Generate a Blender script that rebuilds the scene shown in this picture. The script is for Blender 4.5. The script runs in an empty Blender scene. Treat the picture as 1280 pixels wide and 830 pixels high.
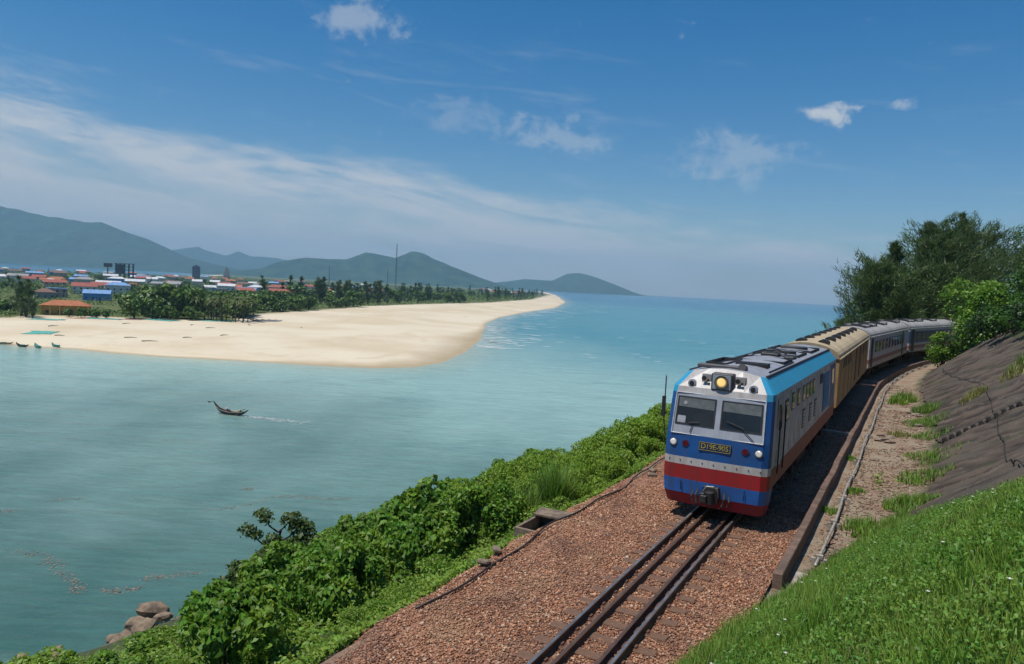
import bpy, math, random
import numpy as np
from math import sin, cos, pi, radians, sqrt
from mathutils import Vector, Matrix

random.seed(7); RNG = np.random.default_rng(7)
S = bpy.context.scene
COL = S.collection

# ---------------------------------------------------------------- camera, world, sun, exposure
cd = bpy.data.cameras.new('camera'); cam = bpy.data.objects.new('camera', cd); COL.objects.link(cam)
cd.sensor_width = 36.0; cd.lens = 36.0 * 906.5 / 1280.0; cd.clip_start = 0.1; cd.clip_end = 60000
CAM_H = 5.704
pt, rl = 0.0619, 0.0519
fwd = Vector((0, cos(pt), -sin(pt))); up0 = Vector((0, sin(pt), cos(pt))); rt0 = Vector((1, 0, 0))
# horizon drops to the right: the camera is rolled anticlockwise
rt = rt0 * cos(rl) + up0 * sin(rl); up = up0 * cos(rl) - rt0 * sin(rl)
cam.matrix_world = Matrix(((rt.x, up.x, -fwd.x, 0), (rt.y, up.y, -fwd.y, 0), (rt.z, up.z, -fwd.z, CAM_H), (0, 0, 0, 1)))
S.camera = cam

SUN_H = Vector((-0.914, -0.405)).normalized()      # horizontal direction towards the sun
SUN_EL = radians(70.0)
sun_dir = Vector((SUN_H.x * cos(SUN_EL), SUN_H.y * cos(SUN_EL), sin(SUN_EL)))
ld = bpy.data.lights.new('sun', 'SUN'); ld.energy = 4.4; ld.angle = radians(0.53); ld.color = (1.0, 0.955, 0.88)
sun = bpy.data.objects.new('sun', ld); COL.objects.link(sun)
sun.rotation_euler = (-sun_dir).to_track_quat('-Z', 'Y').to_euler()

W = bpy.data.worlds.new('World'); S.world = W; W.use_nodes = True
S.view_settings.view_transform = 'Standard'; S.view_settings.look = 'None'
S.view_settings.exposure = 0.0; S.view_settings.gamma = 1.0; S.view_settings.use_curve_mapping = False
S.cycles.use_denoising = True
S.cycles.max_bounces = 6; S.cycles.diffuse_bounces = 3; S.cycles.glossy_bounces = 3
S.cycles.transmission_bounces = 4; S.cycles.volume_bounces = 0; S.cycles.transparent_max_bounces = 6
S.cycles.caustics_reflective = False; S.cycles.caustics_refractive = False


class NT:
    """tiny node-tree helper"""
    def __init__(s, tree): s.t = tree; tree.nodes.clear()
    def n(s, typ, **kw):
        nd = s.t.nodes.new(typ)
        for k, v in kw.items():
            if k.startswith('i_'):
                key = k[2:].replace('__', ' ')
                key = int(key) if key.isdigit() else key
                if hasattr(v, 'is_linked') or isinstance(v, bpy.types.NodeSocket): s.t.links.new(v, nd.inputs[key])
                else: nd.inputs[key].default_value = v
            else: setattr(nd, k, v)
        return nd
    def link(s, a, b): s.t.links.new(a, b)
    def math(s, op, a, b=None, c=None, clamp=False):
        nd = s.t.nodes.new('ShaderNodeMath'); nd.operation = op; nd.use_clamp = clamp
        for i, v in enumerate((a, b, c)):
            if v is None: continue
            if isinstance(v, bpy.types.NodeSocket): s.t.links.new(v, nd.inputs[i])
            else: nd.inputs[i].default_value = v
        return nd.outputs[0]
    def sstep(s, v, a, b):
        nd = s.t.nodes.new('ShaderNodeMapRange'); nd.interpolation_type = 'SMOOTHSTEP'
        s.t.links.new(v, nd.inputs[0])
        nd.inputs[1].default_value = a; nd.inputs[2].default_value = b
        return nd.outputs[0]
    def mix(s, f, a, b):
        nd = s.t.nodes.new('ShaderNodeMix'); nd.data_type = 'RGBA'
        for i, v in ((0, f), (6, a), (7, b)):
            if isinstance(v, bpy.types.NodeSocket): s.t.links.new(v, nd.inputs[i])
            else: nd.inputs[i].default_value = (v if i == 0 else (*v[:3], 1.0))
        return nd.outputs[2]
    def noise(s, vec, scale, detail=4, rough=0.55, dist=0.0):
        nd = s.t.nodes.new('ShaderNodeTexNoise'); s.t.links.new(vec, nd.inputs['Vector'])
        nd.inputs['Scale'].default_value = scale; nd.inputs['Detail'].default_value = detail
        nd.inputs['Roughness'].default_value = rough; nd.inputs['Distortion'].default_value = dist
        return nd.outputs['Fac']
    def vscale(s, vec, sx, sy, sz, rot=(0, 0, 0)):
        nd = s.t.nodes.new('ShaderNodeMapping'); s.t.links.new(vec, nd.inputs[0])
        nd.inputs['Scale'].default_value = (sx, sy, sz); nd.inputs['Rotation'].default_value = rot
        return nd.outputs[0]


def build_world():
    t = NT(W.node_tree)
    out = t.n('ShaderNodeOutputWorld'); bg = t.n('ShaderNodeBackground'); bg.inputs['Strength'].default_value = 0.10
    sky = t.n('ShaderNodeTexSky', sky_type='NISHITA', sun_disc=False)
    sky.sun_elevation = SUN_EL; sky.sun_rotation = math.atan2(SUN_H.x, SUN_H.y)
    sky.altitude = 30; sky.air_density = 1.0; sky.dust_density = 0.6; sky.ozone_density = 1.7
    tc = t.n('ShaderNodeTexCoord'); d = tc.outputs['Generated']
    sep = t.n('ShaderNodeSeparateXYZ'); t.link(d, sep.inputs[0])
    x, y, z = sep.outputs
    zt = t.math('MULTIPLY_ADD', x, 0.11, z)                       # streaks sink towards the right
    comb = t.n('ShaderNodeCombineXYZ'); t.link(x, comb.inputs[0]); t.link(y, comb.inputs[1]); t.link(zt, comb.inputs[2])
    v = comb.outputs[0]
    st = t.vscale(v, 2.2, 2.2, 15.0)
    n1 = t.noise(st, 1.55, 7, 0.60, 0.6)
    n2 = t.noise(t.vscale(v, 5, 5, 22), 2.4, 6, 0.65, 0.3)
    n12 = t.math('ADD', t.math('MULTIPLY', n1, 0.72), t.math('MULTIPLY', n2, 0.28))
    band = t.sstep(zt, 0.205, 0.075)                                # cirrus bank above the horizon
    low = t.sstep(zt, 0.12, 0.0)
    thr = t.math('SUBTRACT', n12, t.math('MULTIPLY_ADD', band, -0.235, 0.59))
    bank = t.math('MULTIPLY', t.sstep(thr, -0.01, 0.24), t.math('MULTIPLY', t.sstep(zt, 0.20, 0.10), 0.93))
    high = t.math('MULTIPLY', t.math('MULTIPLY', t.sstep(n12, 0.53, 0.72), 0.32), t.sstep(z, 0.42, 0.16))
    fac = t.math('MAXIMUM', bank, high)
    lowf = t.math('MULTIPLY', low, 0.70)
    # small fair-weather puffs
    pn = t.noise(t.vscale(d, 1, 1, 2.0), 13, 6, 0.68, 0.5)
    pn2 = t.noise(d, 46, 4, 0.62)
    pn = t.math('ADD', t.math('MULTIPLY', pn, 0.62), t.math('MULTIPLY', pn2, 0.38))
    for (cx, cy, cz, rx, amt) in ((0.372, 0.900, 0.228, 0.056, 0.85), (0.444, 0.865, 0.236, 0.030, 0.5), (0.277, 0.945, 0.178, 0.125, 0.34),
                              (0.05, 0.977, 0.205, 0.11, 0.34), (-0.218, 0.92, 0.324, 0.10, 0.42), (-0.09, 0.970, 0.225, 0.09, 0.2)):
        sb = t.n('ShaderNodeVectorMath', operation='SUBTRACT'); t.link(d, sb.inputs[0]); sb.inputs[1].default_value = (cx, cy, cz)
        ln = t.n('ShaderNodeVectorMath', operation='LENGTH'); t.link(t.vscale(sb.outputs[0], 1, 1, 2.3), ln.inputs[0])
        fall = t.math('SUBTRACT', 1.0, t.math('DIVIDE', ln.outputs['Value'], rx), clamp=True)
        k = t.math('SUBTRACT', t.math('ADD', t.math('MULTIPLY', fall, 0.34), pn), 0.60)
        fac = t.math('MAXIMUM', fac, t.math('MULTIPLY', t.sstep(k, 0.0, 0.20), amt))
    fac = t.math('MULTIPLY', fac, t.sstep(z, -0.05, 0.0))
    hs = t.n('ShaderNodeHueSaturation'); t.link(sky.outputs[0], hs.inputs['Color'])
    hs.inputs['Saturation'].default_value = 1.55; hs.inputs['Value'].default_value = 0.98
    colr = t.mix(lowf, hs.outputs[0], (5.1, 5.6, 5.9))
    colr = t.mix(fac, colr, (6.2, 6.5, 6.8))
    t.link(colr, bg.inputs[0]); t.link(bg.outputs[0], out.inputs[0])
build_world()

# ---------------------------------------------------------------- materials
MATS = {}
def mat(name, c1, c2=None, rough=0.7, scale=6.0, bump=0.0, metal=0.0, bscale=None, dirt=0.0, dirtc=(0.10, 0.065, 0.04),
        island=0.0, transl=0.0, spec=None, coat=0.0, contrast=(0.35, 0.65), stretch=(1, 1, 1), emit=None):
    if name in MATS: return MATS[name]
    m = bpy.data.materials.new(name); m.use_nodes = True; t = NT(m.node_tree)
    out = t.n('ShaderNodeOutputMaterial'); b = t.n('ShaderNodeBsdfPrincipled')
    tc = t.n('ShaderNodeTexCoord'); o = t.vscale(tc.outputs['Object'], *stretch)
    c2 = c2 or tuple(v * 0.72 for v in c1)
    n = t.noise(o, scale, 6, 0.6)
    col = t.mix(t.sstep(n, *contrast), c1, c2)
    if island > 0:
        g = t.n('ShaderNodeNewGeometry'); r = g.outputs['Random Per Island']
        hv = t.n('ShaderNodeHueSaturation'); t.link(col, hv.inputs['Color'])
        t.link(t.math('MULTIPLY_ADD', r, 2 * island, 1.0 - island), hv.inputs['Value'])
        r2 = t.math('FRACT', t.math('MULTIPLY', r, 17.31))
        t.link(t.math('MULTIPLY_ADD', r2, 0.04, 0.48), hv.inputs['Hue'])
        col = hv.outputs[0]
    if dirt > 0:
        dn = t.noise(t.vscale(tc.outputs['Object'], 5, 5, 0.7), 1.4, 6, 0.65)
        col = t.mix(t.math('MULTIPLY', t.sstep(dn, 0.42, 0.72), dirt), col, dirtc)
    t.link(col, b.inputs['Base Color'])
    b.inputs['Roughness'].default_value = rough; b.inputs['Metallic'].default_value = metal
    if spec is not None: b.inputs['Specular IOR Level'].default_value = spec
    if coat: b.inputs['Coat Weight'].default_value = coat
    if emit:
        b.inputs['Emission Color'].default_value = (*emit[:3], 1); b.inputs['Emission Strength'].default_value = emit[3]
    if bump > 0:
        bn = t.noise(o, bscale or scale * 4, 6, 0.65)
        bp = t.n('ShaderNodeBump'); bp.inputs['Strength'].default_value = min(1.0, bump); bp.inputs['Distance'].default_value = 0.05 * max(1.0, bump)
        t.link(bn, bp.inputs['Height']); t.link(bp.outputs[0], b.inputs['Normal'])
    sh = b.outputs[0]
    if transl > 0:
        tr = t.n('ShaderNodeBsdfTranslucent'); hv2 = t.n('ShaderNodeHueSaturation'); t.link(col, hv2.inputs['Color'])
        hv2.inputs['Value'].default_value = 1.5; hv2.inputs['Hue'].default_value = 0.485; t.link(hv2.outputs[0], tr.inputs[0])
        mx = t.n('ShaderNodeMixShader'); mx.inputs[0].default_value = transl
        t.link(sh, mx.inputs[1]); t.link(tr.outputs[0], mx.inputs[2]); sh = mx.outputs[0]
    t.link(sh, out.inputs[0])
    MATS[name] = m
    return m

# ---------------------------------------------------------------- object helpers
def link(o, parent=None):
    COL.objects.link(o)
    if parent is not None: o.parent = parent
    return o
def tag(o, label=None, cat=None, group=None, kind=None):
    if label: o['label'] = label
    if cat: o['category'] = cat
    if group: o['group'] = group
    if kind: o['kind'] = kind
    return o
def thing(name, label, cat, loc=(0, 0, 0), rz=0.0, group=None):
    o = bpy.data.objects.new(name, None); o.location = loc; o.rotation_euler = (0, 0, rz); o.empty_display_size = 0.3
    link(o); return tag(o, label, cat, group)
def copy_tree(o, parent=None):
    c = o.copy(); COL.objects.link(c); c.parent = parent
    for ch in list(o.children): copy_tree(ch, c)
    return c

def npmesh(name, V, F, m, parent=None, smooth=False, attr=None, midx=None):
    """V (n,3) array, F (k,3) or (k,4) array"""
    V = np.asarray(V, dtype=np.float32); F = np.asarray(F, dtype=np.int32)
    me = bpy.data.meshes.new(name)
    me.vertices.add(len(V)); me.vertices.foreach_set('co', V.ravel())
    k = F.shape[1]
    me.loops.add(F.size); me.loops.foreach_set('vertex_index', F.ravel())
    me.polygons.add(len(F)); me.polygons.foreach_set('loop_start', np.arange(0, F.size, k, dtype=np.int32))
    me.polygons.foreach_set('loop_total', np.full(len(F), k, dtype=np.int32))
    ms = m if isinstance(m, (list, tuple)) else [m]
    for q in ms: me.materials.append(q)
    if midx is not None: me.polygons.foreach_set('material_index', np.asarray(midx, dtype=np.int32))
    me.update(calc_edges=True)
    if smooth: me.polygons.foreach_set('use_smooth', np.ones(len(F), dtype=bool))
    if attr:
        for an, av in attr.items():
            a = me.attributes.new(an, 'FLOAT', 'POINT'); a.data.foreach_set('value', np.asarray(av, dtype=np.float32))
    o = bpy.data.objects.new(name, me)
    return link(o, parent)

class MB:
    """collects boxes, tubes, prisms into one mesh"""
    def __init__(s): s.v = []; s.f = []; s.m = []
    def add(s, vs, fs, mi=0):
        k = len(s.v); s.v += [tuple(p) for p in vs]; s.f += [tuple(k + i for i in f) for f in fs]; s.m += [mi] * len(fs); return s
    def box(s, x0, x1, y0, y1, z0, z1, mi=0):
        return s.add([(x0, y0, z0), (x1, y0, z0), (x1, y1, z0), (x0, y1, z0), (x0, y0, z1), (x1, y0, z1), (x1, y1, z1), (x0, y1, z1)],
                     [(0, 3, 2, 1), (4, 5, 6, 7), (0, 1, 5, 4), (1, 2, 6, 5), (2, 3, 7, 6), (3, 0, 4, 7)], mi)
    def tube(s, pts, r, n=8, cap=True, mi=0):
        pts = [Vector(p) for p in pts]; rs = r if isinstance(r, (list, tuple)) else [r] * len(pts)
        vs, fs = [], []
        for i, p in enumerate(pts):
            d = (pts[min(i + 1, len(pts) - 1)] - pts[max(i - 1, 0)]).normalized()
            a = d.cross(Vector((0, 0, 1)) if abs(d.z) < 0.9 else Vector((1, 0, 0))).normalized(); b = d.cross(a)
            for j in range(n):
                an = 2 * pi * j / n; vs.append(p + (a * cos(an) + b * sin(an)) * rs[i])
        for i in range(len(pts) - 1):
            for j in range(n): fs.append((i * n + j, i * n + (j + 1) % n, (i + 1) * n + (j + 1) % n, (i + 1) * n + j))
        if cap: fs.append(tuple(range(n))[::-1]); fs.append(tuple((len(pts) - 1) * n + j for j in range(n)))
        return s.add(vs, fs, mi)
    def prism(s, poly, axis, a, b, mi=0):
        """poly of 2D points extruded along axis 'x' (poly=y,z), 'y' (poly=x,z), 'z' (poly=x,y)"""
        def P(p, t): return {'x': (t, p[0], p[1]), 'y': (p[0], t, p[1]), 'z': (p[0], p[1], t)}[axis]
        n = len(poly); vs = [P(p, a) for p in poly] + [P(p, b) for p in poly]
        fs = [tuple(range(n))[::-1], tuple(range(n, 2 * n))] + [(i, (i + 1) % n, n + (i + 1) % n, n + i) for i in range(n)]
        return s.add(vs, fs, mi)
    def build(s, name, m, parent=None, smooth=False, bevel=0.0, loc=None):
        me = bpy.data.meshes.new(name); me.from_pydata(s.v, [], s.f)
        for q in (m if isinstance(m, (list, tuple)) else [m]): me.materials.append(q)
        me.polygons.foreach_set('material_index', s.m)
        if smooth: me.polygons.foreach_set('use_smooth', [True] * len(me.polygons))
        me.update()
        import bmesh
        bm = bmesh.new(); bm.from_mesh(me); bmesh.ops.recalc_face_normals(bm, faces=bm.faces)
        if bevel > 0:
            bmesh.ops.bevel(bm, geom=list(bm.edges), offset=bevel, segments=1, affect='EDGES', clamp_overlap=True)
        bm.to_mesh(me); bm.free()
        o = bpy.data.objects.new(name, me)
        if loc: o.location = loc
        return link(o, parent)

def fnoise(x, y, seed=0, oct=4):
    """cheap smooth value noise in numpy, about -1..1"""
    x = np.asarray(x, float); y = np.asarray(y, float); out = np.zeros(np.broadcast(x, y).shape); a = 1.0; tot = 0
    for o in range(oct):
        xi = np.floor(x).astype(np.int64); yi = np.floor(y).astype(np.int64); fx = x - xi; fy = y - yi
        fx = fx * fx * (3 - 2 * fx); fy = fy * fy * (3 - 2 * fy)
        def h(i, j):
            k = (i * 374761393 + j * 668265263 + (seed + o) * 1274126177) & 0x7fffffff
            k = ((k ^ (k >> 13)) * 1103515245) & 0x7fffffff
            return ((k ^ (k >> 16)) & 0xffff) / 32767.5 - 1.0
        out += a * ((h(xi, yi) * (1 - fx) + h(xi + 1, yi) * fx) * (1 - fy) + (h(xi, yi + 1) * (1 - fx) + h(xi + 1, yi + 1) * fx) * fy)
        tot += a; a *= 0.5; x = x * 2.03 + 11.7; y = y * 2.03 + 5.3
    return out / tot

# ---------------------------------------------------------------- the railway line: u along the track, v to its right
SEA = -20.0
_us = np.arange(-60, 320.01, 0.25)
def _k(u): return np.where(u < 0, 0.002, np.where((u > 32.7) & (u < 120), 0.0072, 0.0))
_h = np.zeros_like(_us); i0 = int(np.argmin(abs(_us)))
_h[i0] = 0.5107
for i in range(i0 + 1, len(_us)): _h[i] = _h[i - 1] + _k(_us[i]) * 0.25
for i in range(i0 - 1, -1, -1): _h[i] = _h[i + 1] - _k(_us[i]) * 0.25
_x = np.zeros_like(_us); _y = np.zeros_like(_us); _x[i0], _y[i0] = 5.343, 18.408
for i in range(i0 + 1, len(_us)): _x[i] = _x[i - 1] + sin(_h[i - 1]) * 0.25; _y[i] = _y[i - 1] + cos(_h[i - 1]) * 0.25
for i in range(i0 - 1, -1, -1): _x[i] = _x[i + 1] - sin(_h[i + 1]) * 0.25; _y[i] = _y[i + 1] - cos(_h[i + 1]) * 0.25
def grade(u): u = np.asarray(u, float); return 0.0125 * np.clip(u - 5, 0, 200)
def TW(u, v, z=0.0):
    """track coordinates to world (z counted from the rail head)"""
    u = np.asarray(u, float); h = np.interp(u, _us, _h)
    return np.stack(np.broadcast_arrays(np.interp(u, _us, _x) + v * np.cos(h), np.interp(u, _us, _y) - v * np.sin(h), z + grade(u)), -1)
def TH(u): return float(np.interp(u, _us, _h))

_v0u = [-40, -14, -10, -6.6, -3.8, 0, 5, 10, 17, 30, 45, 60, 90, 320]
_v0v = [0.95, 0.95, 1.0, 1.45, 2.25, 3.1, 4.5, 5.1, 5.3, 4.9, 4.3, 4.0, 3.6, 4.0]
def v0(u): return np.interp(u, _v0u, _v0v)
def smax(a, b, k): return 0.5 * (a + b + np.sqrt((a - b) ** 2 + k * k))
def ground_z(u, v):
    u, v = np.broadcast_arrays(np.asarray(u, float), np.asarray(v, float))
    # bed under the ballast, left shoulder and the bank down to the sea
    zl = -0.36 - 0.56 * np.clip(-3.5 - v, 0, 8) - 0.50 * np.clip(-11.5 - v, 0, 200)
    lf = np.clip((-3.6 - v) / 3, 0, 1)
    zl = zl + lf * (0.35 * fnoise(u * .35, v * .35, 3) + 0.9 * fnoise(u * .09, v * .09, 5) * np.clip((-8 - v) / 8, 0, 1))
    # right: ditch, shelf, rising bank
    ditch = np.clip((v - 2.0) / 0.25, 0, 1) * np.clip((u + 4.0) / 2.0, 0, 1)
    shelf = -0.36 + 0.12 * np.clip((v - 3.0) / 2.0, 0, 1) + 0.05 * fnoise(u * .9, v * .9, 8) * np.clip((v - 2.4) * 2, 0, 1)
    shelf = np.where(v > 2.0, shelf - 0.10 * ditch * np.exp(-((v - 2.45) / .3) ** 2), -0.36)
    sl = np.interp(u, [-12, -6, 8], [0.90, 0.80, 0.78])
    bank = shelf + sl * (v - v0(u)) + 0.12 * fnoise(u * .5, v * .5, 21)
    zr = smax(shelf, bank, 0.25)
    cap = 13 + 2 * fnoise(u * .05, v * .05, 4)
    zr = np.where(zr > cap, cap + 0.35 * (zr - cap), zr)
    return np.where(v < 0, zl, zr)

def grid_faces(nu, nv):
    i = np.arange(nu - 1)[:, None] * nv + np.arange(nv - 1)[None, :]
    return np.stack([i, i + nv, i + nv + 1, i + 1], -1).reshape(-1, 4)

def build_ground():
    us = np.concatenate([np.arange(-48, -16, 1.0), np.arange(-16, 40, 0.4), np.arange(40, 130, 1.3), np.arange(130, 300, 6)])
    vs = np.concatenate([np.arange(-80, -13, 1.2), np.arange(-13, 14, 0.25), np.arange(14, 60, 2.0)])
    U, Vv = np.meshgrid(us, vs, indexing='ij')
    Z = ground_z(U, Vv)
    P = TW(U, Vv, Z).reshape(-1, 3)
    veg = np.clip((-3.9 - Vv) / 0.5 + 0.8 * fnoise(U, Vv, 31), 0, 1)
    bankm = np.clip((Vv - v0(U) + 0.4) / 0.5 + fnoise(U * 1.1, Vv * 1.1, 33), 0, 1) * (Vv > 0)
    veg = np.maximum(veg, bankm)
    rock = np.clip((SEA + 1.3 - P[:, 2].reshape(Z.shape)) / 0.9 + 0.6 * fnoise(U * .4, Vv * .4, 9), 0, 1)
    m = bpy.data.materials.new('bank_soil'); m.use_nodes = True; t = NT(m.node_tree)
    out = t.n('ShaderNodeOutputMaterial'); b = t.n('ShaderNodeBsdfPrincipled'); b.inputs['Roughness'].default_value = 0.95
    o = t.n('ShaderNodeTexCoord').outputs['Object']
    n = t.noise(o, 1.1, 6); nf = t.noise(o, 9, 6, 0.7); ng = t.noise(o, 30, 4, 0.7)
    earth = t.mix(t.sstep(n, 0.38, 0.62), (0.31, 0.205, 0.135), (0.36, 0.29, 0.205))
    earth = t.mix(t.sstep(nf, 0.5, 0.66), earth, (0.13, 0.085, 0.055))
    earth = t.mix(t.sstep(ng, 0.58, 0.68), earth, (0.36, 0.29, 0.21))
    soil = t.mix(t.sstep(nf, 0.35, 0.65), (0.045, 0.065, 0.02), (0.075, 0.08, 0.03))
    a1 = t.n('ShaderNodeAttribute', attribute_name='veg'); a2 = t.n('ShaderNodeAttribute', attribute_name='rock')
    c = t.mix(a1.outputs['Fac'], earth, soil); c = t.mix(a2.outputs['Fac'], c, (0.17, 0.135, 0.09))
    t.link(c, b.inputs['Base Color'])
    bp = t.n('ShaderNodeBump'); bp.inputs['Strength'].default_value = 0.9; bp.inputs['Distance'].default_value = 0.06
    t.link(t.math('ADD', nf, ng), bp.inputs['Height']); t.link(bp.outputs[0], b.inputs['Normal']); t.link(b.outputs[0], out.inputs[0])
    g = npmesh('ground', P, grid_faces(len(us), len(vs)), m, smooth=True, attr={'veg': veg.ravel(), 'rock': rock.ravel()})
    tag(g, kind='structure')
build_ground()

def seg_dist(px, py, poly):
    """distance to a closed polygon, positive inside"""
    d = np.full(px.shape, 1e18); ins = np.zeros(px.shape, bool); n = len(poly)
    for i in range(n):
        x0, y0 = poly[i]; x1, y1 = poly[(i + 1) % n]; ex, ey = x1 - x0, y1 - y0
        tt = np.clip(((px - x0) * ex + (py - y0) * ey) / (ex * ex + ey * ey + 1e-9), 0, 1)
        d = np.minimum(d, (px - x0 - tt * ex) ** 2 + (py - y0 - tt * ey) ** 2)
        c = ((y0 > py) != (y1 > py)); xi = x0 + (py - y0) * ex / (ey if abs(ey) > 1e-9 else 1e-9)
        ins ^= c & (px < xi)
    return np.sqrt(d) * np.where(ins, 1, -1)

SHORE = [(-1500, 700), (-420, 290), (-230, 232), (-157.5, 222.5), (-144.9, 218.5), (-133.6, 219.2), (-117.6, 213.8), (-102.5, 211.1), (-80, 211.6), (-55.3, 209.0),
         (-39.2, 210.6), (-28.5, 218.3), (-21.9, 235.1), (-17.0, 276), (-14.6, 340.6), (-16.3, 430), (-17.3, 500), (-10.5, 598.4), (15.9, 773.4), (58.8, 999.2), (108.2, 1487.6),
         (180, 2989), (240, 5200), (-600, 6600), (-2600, 6400), (-1700, 3900), (-1250, 2700), (-1150, 1750), (-1300, 1450), (-1800, 1300)]
VEGL = [(-330, 330), (-208, 294), (-209.3, 324), (-188.7, 332), (-166.8, 335), (-131.7, 350), (-143.3, 392), (-145.2, 437), (-136.2, 512), (-127.3, 636), (-98, 777.5), (-36, 1002), (40, 1500),
        (150, 2980), (160, 5200), (-600, 6500), (-2500, 6300), (-1600, 3900), (-1200, 2700), (-1120, 1750), (-1280, 1450), (-1700, 1300), (-1400, 740)]

# ---------------------------------------------------------------- water
def build_water():
    ys = np.concatenate([[-15500, -3000, -400, -100], np.arange(-40, 320, 8.0), 320 * 1.06 ** np.arange(0, 67)]); ys[-1] = 15500
    xs = np.concatenate([-np.flip(196 * 1.16 ** np.arange(0, 31)), np.arange(-190, 30, 6.0), 30 * 1.16 ** np.arange(0, 43)]); xs = np.clip(xs, -15500, 15500)
    xs = np.unique(xs); ys = np.unique(np.clip(ys, -15500, 15500))
    Y, X = np.meshgrid(ys, xs, indexing='ij')
    V = np.stack([X, Y, np.full_like(X, SEA)], -1).reshape(-1, 3)
    F = grid_faces(len(ys), len(xs))[:, ::-1]
    shal = np.clip(1 + seg_dist(V[:, 0].astype(float), V[:, 1].astype(float), SHORE) / 20.0, 0, 1) ** 1.6
    m = bpy.data.materials.new('sea_water'); m.use_nodes = True; t = NT(m.node_tree)
    out = t.n('ShaderNodeOutputMaterial'); b = t.n('ShaderNodeBsdfPrincipled')
    g = t.n('ShaderNodeTexCoord').outputs['Object']; sep = t.n('ShaderNodeSeparateXYZ'); t.link(g, sep.inputs[0])
    wob = t.noise(t.vscale(g, 0.006, 0.0022, 1), 1.0, 5, 0.6)
    yy = t.math('ADD', t.math('ADD', sep.outputs[1], t.math('MULTIPLY', sep.outputs[0], 0.35)), t.math('MULTIPLY', t.math('SUBTRACT', wob, 0.5), 420.0))
    # murky river mouth, turquoise shallows, deep open sea
    c = t.mix(t.sstep(yy, 30, 165), (0.034, 0.100, 0.082), (0.285, 0.450, 0.395))
    c = t.mix(t.sstep(yy, 185, 470), c, (0.045, 0.230, 0.260))
    c = t.mix(t.sstep(yy, 900, 2300), c, (0.004, 0.135, 0.235))
    big = t.noise(t.vscale(g, 0.03, 0.075, 1, (0, 0, 0.12)), 1.0, 6, 0.62, 0.6)
    c = t.mix(t.math('MULTIPLY', t.sstep(big, 0.50, 0.70), 0.35), c, (0.22, 0.33, 0.30))
    c = t.mix(t.math('MULTIPLY', t.sstep(big, 0.48, 0.30), 0.22), c, (0.045, 0.14, 0.13))
    sa = t.n('ShaderNodeAttribute', attribute_name='shallow'); c = t.mix(t.math('MULTIPLY', sa.outputs['Fac'], 0.75), c, (0.40, 0.43, 0.31))
    rip = t.noise(t.vscale(g, 0.22, 1.1, 1, (0, 0, 0.10)), 1.0, 5, 0.7, 0.5)
    hv = t.n('ShaderNodeHueSaturation'); t.link(c, hv.inputs['Color']); t.link(t.math('MULTIPLY_ADD', t.sstep(rip, 0.30, 0.72), 0.26, 0.87), hv.inputs['Value'])
    t.link(hv.outputs[0], b.inputs['Base Color'])
    b.inputs['Roughness'].default_value = 0.17; b.inputs['IOR'].default_value = 1.33; b.inputs['Specular IOR Level'].default_value = 0.33
    h1 = t.noise(t.vscale(g, 0.55, 1.5, 1, (0, 0, 0.10)), 1.0, 5, 0.62, 0.4)
    h2 = t.noise(t.vscale(g, 0.05, 0.16, 1, (0, 0, 0.06)), 1.0, 5, 0.6, 0.5)
    hh = t.math('ADD', t.math('MULTIPLY', h1, 0.28), t.math('MULTIPLY', h2, 1.3))
    bp = t.n('ShaderNodeBump'); bp.inputs['Strength'].default_value = 0.6; bp.inputs['Distance'].default_value = 1.0
    t.link(hh, bp.inputs['Height']); t.link(bp.outputs[0], b.inputs['Normal'])
    t.link(b.outputs[0], out.inputs[0])
    tag(npmesh('sea', V, F, m, smooth=True, attr={'shallow': shal}), kind='structure')
build_water()

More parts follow.
